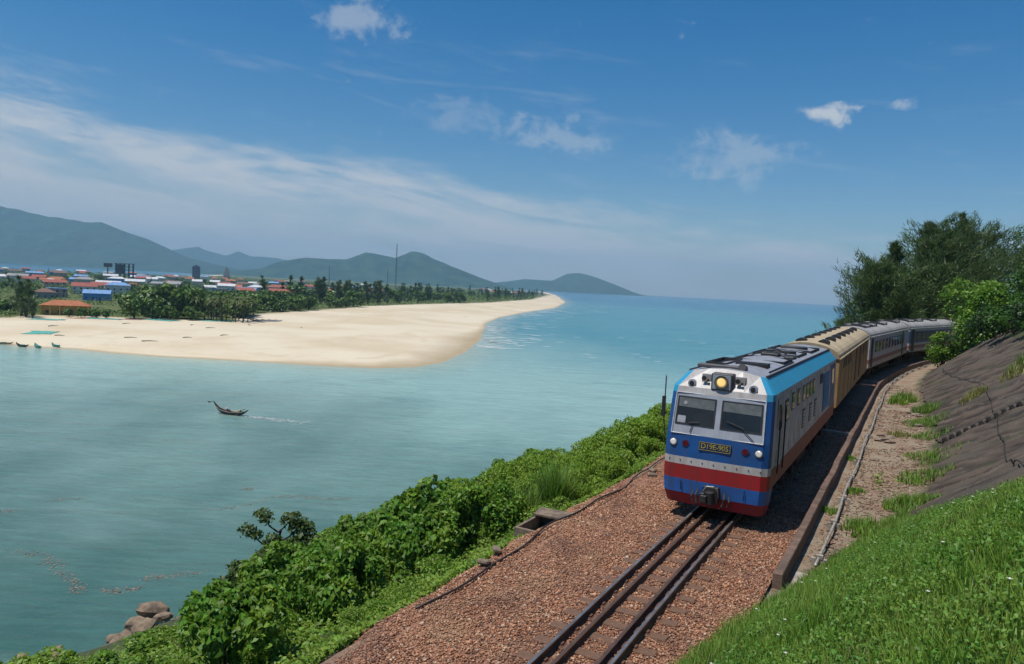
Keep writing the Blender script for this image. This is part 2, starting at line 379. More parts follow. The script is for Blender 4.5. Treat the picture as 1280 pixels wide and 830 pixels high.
def land_z(x, y):
    sd = seg_dist(x, y, SHORE)
    z = SEA + np.where(sd > 0, np.minimum(sd * 0.045, 2.2), np.maximum(sd * 0.12, -2.5))
    sc = np.clip((sd - 4.5) / 1.0, 0, 1) * np.clip((-60 - x) / 30, 0, 1) * np.clip((300 - y) / 60, 0, 1)
    return z + 0.9 * sc + np.where(sd > 2, 0.10 * fnoise(x * .05, y * .05, 12), 0)
def build_land():
    ys = np.concatenate([np.arange(203, 246, 0.7), 246 * 1.017 ** np.arange(0, 198)]); ys = ys[ys < 6700]
    ss = np.linspace(-1.35, 0.22, 300)
    Y, Sx = np.meshgrid(ys, ss, indexing='ij'); X = Y * Sx
    Z = land_z(X, Y)
    gv = np.clip(seg_dist(X, Y, VEGL) / 5.0 + 0.5 * fnoise(X * .08, Y * .08, 14), 0, 1)
    tipw = np.clip((X + 75) / 40, 0, 1) * np.clip((430 - Y) / 120, 0, 1); wet = np.clip(1.15 - seg_dist(X, Y, SHORE) / (3.5 + 2.0 * fnoise(X * .03, Y * .03, 15) + tipw * (15 + 12 * fnoise(X * .05, Y * .03, 16))), 0, 1) ** 1.3
    V = np.stack([X, Y, Z], -1).reshape(-1, 3); F = grid_faces(len(ys), len(ss))[:, ::-1]
    zf = V[:, 2][F].max(1); keep = zf > SEA - 1.8; F = F[keep]
    m = bpy.data.materials.new('beach_sand'); m.use_nodes = True; t = NT(m.node_tree)
    out = t.n('ShaderNodeOutputMaterial'); b = t.n('ShaderNodeBsdfPrincipled'); b.inputs['Roughness'].default_value = 0.95; b.inputs['Specular IOR Level'].default_value = 0.2
    o = t.n('ShaderNodeTexCoord').outputs['Object']
    n1 = t.noise(t.vscale(o, 0.02, 0.02, 0.02), 1, 6, 0.6); n2 = t.noise(t.vscale(o, 0.25, 0.25, 1), 1, 6, 0.7); n3 = t.noise(t.vscale(o, 0.05, 0.012, 1), 1, 6, 0.65, 1.0)
    sand = t.mix(t.sstep(n1, 0.38, 0.64), (0.66, 0.57, 0.42), (0.58, 0.475, 0.32))
    sand = t.mix(t.math('MULTIPLY', t.sstep(n3, 0.55, 0.68), 0.5), sand, (0.52, 0.42, 0.26))
    sand = t.mix(t.math('MULTIPLY', t.sstep(n2, 0.60, 0.72), 0.25), sand, (0.34, 0.26, 0.16))
    wa = t.n('ShaderNodeAttribute', attribute_name='wet'); ga = t.n('ShaderNodeAttribute', attribute_name='grass')
    c = t.mix(t.math('MULTIPLY', t.math('MULTIPLY', wa.outputs['Fac'], t.math('MULTIPLY_ADD', n2, .8, .5)), 0.85, clamp=True), sand, (0.33, 0.245, 0.135))
    gr = t.mix(t.sstep(n2, 0.4, 0.6), (0.07, 0.11, 0.03), (0.15, 0.15, 0.06))
    c = t.mix(ga.outputs['Fac'], c, gr)
    t.link(c, b.inputs['Base Color']); t.link(b.outputs[0], out.inputs[0])
    tag(npmesh('beach', V, F, m, smooth=True, attr={'grass': gv.ravel(), 'wet': wet.ravel()}), kind='structure')
build_land()

# ---------------------------------------------------------------- mountains across the lagoon
def mountain(name, ridge, Y, depth, seed, c1, c2):
    rx = [p[0] for p in ridge]; rz = [p[1] for p in ridge]
    xs = np.linspace(rx[0], rx[-1], 190); ts = np.linspace(-1, 1, 61)
    X, T = np.meshgrid(xs, ts, indexing='ij')
    R = np.interp(X, rx, rz) - SEA
    R = R + 0.030 * R * fnoise(X / 130.0, X * 0, seed, 4)
    prof = np.clip(1 - np.abs(T) ** 1.15, 0, 1)
    spur = fnoise(X / 420.0, T * 2.2, seed + 3, 5)
    Z = R * np.clip(prof + 0.30 * spur * (1 - prof) * prof * 2.2, 0, None)
    Z = np.minimum(Z, R)
    Yw = Y + T * depth + 160 * fnoise(X / 500.0, T, seed + 6, 3)
    k = 1 + (Yw - Y) * 0                                            # kept at true distance
    V = np.stack([X * k, Yw, SEA - 6 + Z + 6 * prof], -1).reshape(-1, 3)
    m = mat(name + '_forest', c1, c2, rough=1.0, scale=0.010, bump=0, spec=0.0, contrast=(0.38, 0.62))
    tag(npmesh(name, V, grid_faces(len(xs), len(ts)), m, smooth=True), kind='structure')
gA, gB = (0.012, 0.048, 0.030), (0.040, 0.085, 0.042)
mountain('mountain', [(-9500, 480), (-7600, 640), (-6202, 595), (-5675, 596), (-5412, 557), (-5148, 518), (-4928, 503), (-4795, 468), (-4532, 472), (-4355, 411), (-4090, 337), (-3868, 252), (-3646, 159), (-3380, 102), (-3026, 41), (-2500, -10)], 8000, 1300, 11, gA, gB)
mountain('mountain_far', [(-8200, 100), (-5997, 234), (-5472, 366), (-5235, 405), (-5008, 325), (-4743, 273), (-4547, 362), (-4386, 291), (-4016, 284), (-3751, 258), (-2955, 168), (-2000, 20)], 12000, 1400, 23, gA, gB)
mountain('hill', [(-2815, -12), (-2244, 60), (-2032, 135), (-1854, 173), (-1675, 168), (-1532, 175), (-1356, 249), (-1213, 235), (-1069, 214), (-928, 271), (-821, 262), (-711, 211), (-529, 149), (-311, 75), (-21, -8)], 6500, 700, 37, gA, gB)
mountain('headland', [(-700, -10), (-427, 22), (-131, 67), (114, 110), (462, 108), (654, 207), (802, 224), (1003, 175), (1255, 99), (1559, -6), (1640, -18)], 9000, 800, 41, gA, gB)

# ---------------------------------------------------------------- haze in the air
hz = MB().box(-15800, 15800, -15700, 15700, SEA - 8, 720).build('haze', [])
hm = bpy.data.materials.new('haze_air'); hm.use_nodes = True; t_ = NT(hm.node_tree)
o_ = t_.n('ShaderNodeOutputMaterial'); pv_ = t_.n('ShaderNodeVolumePrincipled')
pv_.inputs['Color'].default_value = (0.46, 0.76, 1.0, 1); pv_.inputs['Density'].default_value = 1.0e-4; pv_.inputs['Anisotropy'].default_value = 0.0
t_.link(pv_.outputs[0], o_.inputs['Volume']); hz.data.materials.append(hm); tag(hz, kind='stuff')

# ---------------------------------------------------------------- ballast bed, stones, rails, sleepers
def build_track():
    us = np.arange(-30, 118, 0.3); vs = np.array([-4.05, -3.6, -3.3, -2.6, -1.9, -1.5, -1.0, -0.6, -0.3, 0, 0.3, 0.6, 1.0, 1.4, 1.8, 2.02])
    U, Vv = np.meshgrid(us, vs, indexing='ij')
    zb = np.interp(vs, [-4.05, -3.6, -3.3, -1.6, -1.2, 1.2, 1.6, 2.02], [-0.66, -0.385, -0.33, -0.19, -0.168, -0.175, -0.18, -0.20])
    def edge(u): return 0.22 * fnoise(u * .6, u * 0 + 3, 51)
    Z = np.broadcast_to(zb, U.shape) + 0.018 * fnoise(U * 2.2, Vv * 2.2, 52) * (np.abs(Vv) < 3.2)
    Ve = Vv + np.where(Vv < -3.0, edge(U), 0)
    rightcut = np.minimum(2.02, v0(U) + 0.5); Ve = np.minimum(Ve, np.where(Vv > 1.2, np.maximum(rightcut - (2.02 - Vv) * 0.3, 1.2), Ve))
    P = TW(U, Ve, Z).reshape(-1, 3)
    m = bpy.data.materials.new('ballast_bed'); m.use_nodes = True; t = NT(m.node_tree)
    out = t.n('ShaderNodeOutputMaterial'); b = t.n('ShaderNodeBsdfPrincipled'); b.inputs['Roughness'].default_value = 0.9
    o = t.n('ShaderNodeTexCoord').outputs['Object']
    vo = t.n('ShaderNodeTexVoronoi'); t.link(o, vo.inputs['Vector']); vo.inputs['Scale'].default_value = 17
    big = t.noise(o, 0.8, 5)
    c = t.mix(t.sstep(big, 0.35, 0.65), (0.31, 0.14, 0.075), (0.35, 0.18, 0.105))
    sp = t.n('ShaderNodeSeparateColor'); t.link(vo.outputs['Color'], sp.inputs[0])
    c = t.mix(t.math('MULTIPLY', t.sstep(sp.outputs[0], 0.55, 1.0), 0.65), c, (0.09, 0.05, 0.038))
    c = t.mix(t.math('MULTIPLY', t.sstep(sp.outputs[1], 0.84, 1.0), 0.6), c, (0.50, 0.36, 0.26))
    t.link(c, b.inputs['Base Color'])
    bp = t.n('ShaderNodeBump'); bp.invert = True; bp.inputs['Strength'].default_value = 1.0; bp.inputs['Distance'].default_value = 0.05
    t.link(vo.outputs['Distance'], bp.inputs['Height']); t.link(bp.outputs[0], b.inputs['Normal']); t.link(b.outputs[0], out.inputs[0])
    tag(npmesh('ballast', P, grid_faces(len(us), len(vs)), m, smooth=True), kind='structure')
    # loose stones, far too many to count
    n = 112000
    u = np.concatenate([RNG.uniform(-13.5, 3.0, int(n * .78)), RNG.uniform(3.0, 26, n - int(n * .78))])
    v = RNG.uniform(-4.0, 2.0, n); ok = v < np.minimum(2.0, v0(u) + 0.1)
    ok &= ~((np.abs(np.abs(v) - .53) < .07)); u = u[ok]; v = v[ok]; n = len(u)
    zz = np.interp(v, vs, zb) + 0.018 * fnoise(u * 2.2, v * 2.2, 52) + RNG.uniform(0.0, 0.02, n)
    ve = v + np.where(v < -3.0, edge(u), 0)
    C = TW(u, ve, zz)
    base = np.array([(1, 0, -.2), (.2, .95, .1), (-.9, .2, -.15), (-.1, -1, .15), (.1, .05, .75), (0, 0, -.7)])
    sz = (0.013 + 0.024 * RNG.random(n) ** 1.8) * np.where(RNG.random(n) < .03, 1.9, 1)
    Vt = base[None] * (1 + RNG.uniform(-.35, .35, (n, 6, 3))) * sz[:, None, None] * np.array([1.15, .85, .8])
    a = RNG.uniform(0, 2 * pi, n); ca, sa = np.cos(a)[:, None], np.sin(a)[:, None]
    X = Vt[..., 0] * ca - Vt[..., 1] * sa; Y = Vt[..., 0] * sa + Vt[..., 1] * ca
    Vt = np.stack([X, Y, Vt[..., 2]], -1) + C[:, None, :]
    ft = np.array([(0, 1, 4), (1, 2, 4), (2, 3, 4), (3, 0, 4), (1, 0, 5), (2, 1, 5), (3, 2, 5), (0, 3, 5)])
    F = (np.arange(n)[:, None, None] * 6 + ft[None]).reshape(-1, 3)
    m = bpy.data.materials.new('ballast_stone'); m.use_nodes = True; t = NT(m.node_tree)
    out = t.n('ShaderNodeOutputMaterial'); b = t.n('ShaderNodeBsdfPrincipled'); b.inputs['Roughness'].default_value = 0.88
    r = t.n('ShaderNodeNewGeometry').outputs['Random Per Island']
    cr = t.n('ShaderNodeValToRGB'); t.link(r, cr.inputs[0]); e = cr.color_ramp.elements
    e[0].position = 0; e[0].color = (.10, .052, .038, 1); e[1].position = 1; e[1].color = (.60, .46, .32, 1)
    for p_, c_ in ((.3, (.25, .102, .052)), (.6, (.41, .185, .095)), (.86, (.53, .28, .16)), (.95, (.50, .36, .25))):
        q = cr.color_ramp.elements.new(p_); q.color = (*c_, 1)
    pn_ = t.noise(t.n('ShaderNodeTexCoord').outputs['Object'], 0.7, 5)
    pn2_ = t.noise(t.vscale(t.n('ShaderNodeTexCoord').outputs['Object'], 0.55, 0.55, 0.55), 1.0, 5, 0.65)
    bc_ = t.mix(t.math('MULTIPLY', t.sstep(pn_, 0.45, 0.66), 0.5), cr.outputs[0], (0.15, 0.078, 0.055))
    t.link(t.mix(t.math('MULTIPLY', t.sstep(pn2_, 0.52, 0.68), 0.55), bc_, (0.42, 0.27, 0.15)), b.inputs['Base Color']); t.link(b.outputs[0], out.inputs[0])
    o = npmesh('ballast_stones', Vt.reshape(-1, 3), F, m)
    tag(o, 'rust brown crushed ballast stones heaped round the rails', 'gravel', kind='stuff')
    # rails
    mr = mat('rail_steel', (0.085, 0.055, 0.042), (0.13, 0.075, 0.05), rough=0.5, scale=3, metal=0.3)
    mtop = mat('rail_head', (0.30, 0.29, 0.29), (0.20, 0.17, 0.155), rough=0.38, scale=3, metal=0.6)
    mguard = mat('guard_rail_rust', (0.12, 0.062, 0.042), (0.17, 0.085, 0.05), rough=0.7, scale=4, metal=0.1)
    prof = [(-.055, -.14), (.055, -.14), (.055, -.125), (.012, -.108), (.012, -.04), (.035, -.03), (.035, -.006), (.026, 0), (-.026, 0), (-.035, -.006), (-.035, -.03), (-.012, -.04), (-.012, -.108), (-.055, -.125)]
    def rail(name, v, dz, ms, label, u0=-32, u1=117):
        uu = np.arange(u0, u1, 0.8); k = len(prof)
        V = np.concatenate([TW(np.full(k, q), np.array([p[0] for p in prof]) + v, np.array([p[1] for p in prof]) + dz) for q in uu])
        i = np.arange(len(uu) - 1)[:, None] * k + np.arange(k)[None]; j = np.arange(len(uu) - 1)[:, None] * k + (np.arange(k)[None] + 1) % k
        F = np.stack([i, j, j + k, i + k], -1).reshape(-1, 4)
        mi = np.tile([1 if q == 7 else 0 for q in range(k)], len(uu) - 1)
        return tag(npmesh(name, V, F, ms, midx=mi), label, 'rail', 'rails of the single track')
    rail('running_rail', -0.53, 0, [mr, mtop], 'outer running rail on the sea side of the track')
    rail('running_rail', 0.53, 0, [mr, mtop], 'outer running rail on the hill side of the track')
    rail('guard_rail', -0.24, -0.012, [mguard, mr], 'rusty inner guard rail beside the sea side running rail')
    rail('guard_rail', 0.33, -0.012, [mguard, mr], 'rusty inner guard rail beside the hill side running rail')
    # sleepers, their tops showing between the rails
    ms = mat('sleeper_wood', (0.21, 0.115, 0.07), (0.125, 0.068, 0.045), rough=0.9, scale=9, bump=0.5, stretch=(1, 6, 1))
    mb = MB().box(-0.95, 0.95, -0.11, 0.11, -0.27, -0.133); pl = mat('tie_plate_rust', (0.14, 0.065, 0.04), rough=0.8)
    first = None
    for i in range(36):
        u_ = -14.2 + i * 0.62
        p = TW(u_, 0.0)
        if first is None:
            first = thing('railway_sleeper', 'weathered brown sleeper bedded in ballast across the track', 'sleeper', group='sleepers under the track'); o = first
            mb.build('beam', ms, o, bevel=0.012)
            for s in (-0.53, 0.53):
                MB().box(s - .13, s + .13, -.085, .085, -.139, -.128).build('tie_plate', pl, o)
                for q in (-1, 1): MB().box(s + q * .085 - .018, s + q * .085 + .018, -.05, .05, -.13, -.095).build('rail_clip', pl, o)
        else: o = copy_tree(first)
        o.location = tuple(p); o.rotation_euler.z = -TH(u_) + random.uniform(-.02, .02)
build_track()

def sweep(name, prof, uu, m, parent=None, wob=0.0, seed=1):
    """profile (v, z) swept along the track"""
    k = len(prof); V = []
    for q in uu:
        dv = wob * float(fnoise(np.array(q * .5), np.array(0.0), seed)); dz = wob * .5 * float(fnoise(np.array(q * .7), np.array(4.0), seed))
        V.append(TW(np.full(k, q), np.array([p[0] for p in prof]) + dv, np.array([p[1] for p in prof]) + dz))
    V = np.concatenate(V); n = len(uu)
    i = np.arange(n - 1)[:, None] * k + np.arange(k)[None]; j = np.arange(n - 1)[:, None] * k + (np.arange(k)[None] + 1) % k
    F = [tuple(f) for f in np.stack([i, j, j + k, i + k], -1).reshape(-1, 4)] + [tuple(range(k))[::-1], tuple((n - 1) * k + q for q in range(k))]
    b = MB(); b.v = [tuple(p) for p in V]; b.f = F; b.m = [0] * len(F)
    return b.build(name, m, parent)

def build_trackside():
    mc = mat('beam_concrete', (0.20, 0.125, 0.09), (0.105, 0.07, 0.055), rough=0.9, scale=2.2, bump=0.4, dirt=0.4, dirtc=(0.05, 0.035, 0.03))
    # the long kerb beam holding the ballast on the hill side, in cast sections
    ub = [-2.9, 5.2, 14.4, 24.0, 33.5, 43, 53, 64]
    for i in range(len(ub) - 1):
        uu = np.arange(ub[i], ub[i + 1] - 0.05, 0.5); uu = np.append(uu, ub[i + 1] - 0.05)
        lab = ('rust brown concrete kerb beam, end section nearest the grass bank', 'rust brown concrete kerb beam section beside the locomotive cab', 'kerb beam section between the two pale cross ribs',
               'kerb beam section beside the yellow van', 'kerb beam section beside the yellow van rear end', 'kerb beam section beside the white carriage', 'kerb beam section near the bushy tree')[i]
        o = sweep('kerb_beam', [(2.05, -0.6), (2.235, -0.6), (2.245, -0.01), (2.23, 0.02), (2.07, 0.02), (2.05, -0.01)], uu, mc, wob=0.04, seed=60 + i)
        tag(o, lab, 'kerb', 'kerb beam sections along the track')
    mp = mat('rib_concrete', (0.40, 0.36, 0.31), (0.27, 0.23, 0.19), rough=0.9, scale=4, bump=0.3)
    for u_, lab in ((16.2, 'pale concrete cross rib under the locomotive rear end'), (38.8, 'pale concrete cross rib under the yellow van rear end')):
        o = MB().box(0.95, 2.06, -0.11, 0.11, -0.3, -0.02).build('cross_rib', mp, bevel=0.015); p = TW(u_, 0.0); o.location = tuple(p); o.rotation_euler.z = -TH(u_) - 0.12
        tag(o, lab, 'rib', 'concrete cross ribs')
    # pipeline on small clamps behind the beam
    mpi = mat('pipe_galvanised', (0.47, 0.45, 0.41), (0.30, 0.26, 0.21), rough=0.55, scale=5, metal=0.2, dirt=0.4)
    pw = thing('service_pipe', 'thin pale service pipe on clamp blocks beside the kerb beam', 'pipe', tuple(TW(-1.2, 2.72, -0.3)))
    base = Vector(TW(-1.2, 2.72, -0.3)); uu = np.arange(-1.2, 62, 0.7)
    MB().tube([Vector(TW(q, 2.72 + 0.03 * sin(q * .7), -0.20 + 0.015 * sin(q * 1.3))) - base for q in uu], 0.034, 8).build('pipe', mpi, pw, smooth=True)
    for q in np.concatenate([[-0.6], np.arange(2.6, 60, 2.95)]):
        p = Vector(TW(q, 2.72, -0.2)) - base; h = TH(q); r_ = Vector((cos(h), -sin(h), 0)); f_ = Vector((sin(h), cos(h), 0))
        b = MB()
        def bx(c, hr, hf, z0, z1): b.add([c + r_ * a * hr + f_ * c2 * hf + Vector((0, 0, z)) for z in (z0, z1) for a, c2 in ((-1, -1), (1, -1), (1, 1), (-1, 1))], [(0, 3, 2, 1), (4, 5, 6, 7), (0, 1, 5, 4), (1, 2, 6, 5), (2, 3, 7, 6), (3, 0, 4, 7)])
        bx(p, 0.17, 0.05, -0.30, -0.03); bx(p, 0.075, 0.06, -0.03, 0.055)
        b.build('clamp_block', mp, pw)
    # small concrete apron at the end of the beam
    o = MB().box(-.28, .28, -.5, .5, -.35, .04).build('concrete_slab', mp, bevel=.02); p = TW(-2.3, 2.66, -.28); o.location = tuple(p); o.rotation_euler = (0.02, 0.05, -TH(-2))
    tag(o, 'small pale concrete slab at the end of the kerb beam', 'slab')
    # cable along the sea side of the ballast
    mk = mat('cable_black', (0.03, 0.025, 0.022), rough=0.6)
    o = MB().tube([Vector(TW(q, -3.34 + 0.10 * sin(q * .8) - 0.05 * sin(q * 2.1), -0.27 + 0.02 * sin(q * 1.7))) for q in np.arange(-8, 9, .35)], 0.022, 6).build('trackside_cable', mk, smooth=True)
    tag(o, 'thin black cable lying along the sea side ballast edge', 'cable')
    # drain chamber with a lid on the sea side
    mcc = mat('chamber_concrete', (0.24, 0.18, 0.125), (0.13, 0.095, 0.07), rough=0.9, scale=5, bump=.4)
    dc = thing('drain_chamber', 'open concrete drain chamber with a tilted lid at the ballast edge', 'drain', tuple(TW(-1.75, -3.85, -0.46)), -TH(-1.7))
    b = MB(); w, l, th_ = .50, .78, .09
    b.box(-w, w, -l, -l + th_, -1.0, 0.02); b.box(-w, w, l - th_, l, -1.0, 0.02); b.box(-w, -w + th_, -l + th_, l - th_, -1.0, 0.02); b.box(w - th_, w, -l + th_, l - th_, -1.0, 0.02); b.box(-w, w, -l, l, -1.08, -1.0)
    b.build('chamber_wall', mcc, dc, bevel=.01)
    lid = MB().box(-.46, .46, -.28, .28, 0, .07).build('lid', mcc, dc, bevel=.012); lid.location = (-.06, .62, .05); lid.rotation_euler = (.05, .03, .15)
    # loose blocks further along the edge
    for i, (u_, v_) in enumerate(((4.4, -3.0), (5.0, -3.15), (-4.6, -3.65), (-5.4, -3.5))):
        o = MB().box(-.15, .15, -.10, .10, -.06, .06).build('stone_block', mcc, bevel=.04); o.location = tuple(TW(u_, v_, -.26)); o.rotation_euler = (.1 * i, .06, i * .9)
        tag(o, 'pale broken stone block beside the locomotive nose' if i < 2 else 'small grey stone block lying at the cable by the shrubs', 'stone', 'stone blocks at the ballast edge')
build_trackside()

# ---------------------------------------------------------------- train
M_blue = mat('loco_blue', (0.008, 0.085, 0.29), (0.010, 0.068, 0.22), rough=0.42, scale=1.5, dirt=0.5, dirtc=(0.05, 0.075, 0.12))
M_blue2 = mat('loco_blue_light', (0.02, 0.13, 0.42), (0.02, 0.10, 0.34), rough=0.45, scale=1.5, dirt=0.6, dirtc=(0.06, 0.075, 0.10))
M_cyan = mat('loco_cyan', (0.025, 0.30, 0.50), (0.03, 0.26, 0.44), rough=0.4, scale=1.5, dirt=0.25, dirtc=(0.10, 0.16, 0.20))
M_red = mat('loco_red', (0.36, 0.014, 0.016), (0.29, 0.016, 0.018), rough=0.48, scale=1.5, dirt=0.6, dirtc=(0.14, 0.035, 0.025))
M_red2 = mat('loco_red_skirt', (0.33, 0.016, 0.035), (0.24, 0.02, 0.04), rough=0.5, scale=2, dirt=0.55, dirtc=(0.07, 0.03, 0.03))
M_white = mat('loco_white', (0.56, 0.54, 0.52), (0.47, 0.44, 0.41), rough=0.5, scale=2, dirt=0.45, dirtc=(0.30, 0.22, 0.17))
M_silver = mat('loco_silver', (0.39, 0.41, 0.46), (0.33, 0.35, 0.40), rough=0.42, scale=2, dirt=0.25, dirtc=(0.22, 0.20, 0.19))
M_cap = mat('loco_cap_silver', (0.44, 0.43, 0.42), (0.36, 0.34, 0.33), rough=0.42, scale=2.5, dirt=0.5, dirtc=(0.26, 0.19, 0.15))
M_side = mat('loco_side_silver', (0.62, 0.60, 0.58), (0.50, 0.47, 0.44), rough=0.5, scale=2, dirt=0.55, dirtc=(0.25, 0.18, 0.13))
M_rust = mat('loco_side_red', (0.35, 0.085, 0.05), (0.27, 0.08, 0.055), rough=0.65, scale=2, dirt=0.6, dirtc=(0.22, 0.14, 0.09))
M_roof = mat('loco_roof', (0.30, 0.32, 0.36), (0.23, 0.24, 0.27), rough=0.6, scale=2.5, dirt=0.45, dirtc=(0.13, 0.11, 0.10))
M_blk = mat('train_black', (0.018, 0.018, 0.02), (0.03, 0.027, 0.025), rough=0.6, scale=6)
M_grey = mat('train_dark_grey', (0.06, 0.06, 0.065), (0.09, 0.08, 0.075), rough=0.6, scale=6)
M_under = mat('underframe', (0.045, 0.032, 0.026), (0.075, 0.048, 0.034), rough=0.85, scale=6)
M_glass = mat('window_glass', (0.016, 0.020, 0.024), (0.022, 0.028, 0.032), rough=0.06, scale=2, spec=0.38)
M_lamp = mat('headlamp_lit', (0.75, 0.55, 0.22), rough=0.3, emit=(1.0, 0.62, 0.20, 0.75))
M_lampw = mat('marker_lens', (0.85, 0.82, 0.75), rough=0.12, emit=(1.0, 0.90, 0.75, 0.12))
M_lampr = mat('tail_lens', (0.12, 0.008, 0.015), rough=0.2)
M_yel = mat('number_yellow', (0.55, 0.42, 0.05), rough=0.6)
M_blind = mat('cab_blind', (0.14, 0.16, 0.165), rough=0.9)
M_chrome = mat('worn_steel', (0.42, 0.40, 0.38), rough=0.4, metal=0.7)

def disc_x(mb, c, r, y0, y1, n=16, mi=0): mb.tube([(c[0], y0, c[1]), (c[0], y1, c[1])], r, n, mi=mi)

def bogie(parent, y, axles, wheel_r=0.43):
    b = MB()
    L = (max(axles) - min(axles)) / 2 + 0.75
    for s in (-1, 1): b.box(s * 0.98 - .07, s * 0.98 + .07, y - L, y + L, 0.42, 0.66); b.box(s * 1.05 - .09, s * 1.05 + .09, y - .3, y + .3, .3, .8)
    b.box(-.95, .95, y - .25, y + .25, .45, .72)
    bo = b.build('bogie', M_under, parent)
    for a in axles:
        w = MB(); w.tube([(-.7, a, wheel_r), (.7, a, wheel_r)], .08, 8)
        for s in (-1, 1): w.tube([(s * .48, a, wheel_r), (s * .60, a, wheel_r)], wheel_r, 20)
        w.build('wheelset', M_under, bo)
        for s in (-1, 1): MB().box(s * 1.07 - .1, s * 1.07 + .1, a - .14, a + .14, .3, .56).build('axle_box', M_under, bo)

def frontpt(fx, z, Y0):
    """a point of the curved nose: fx -1..1 across, returns setback"""
    return Y0

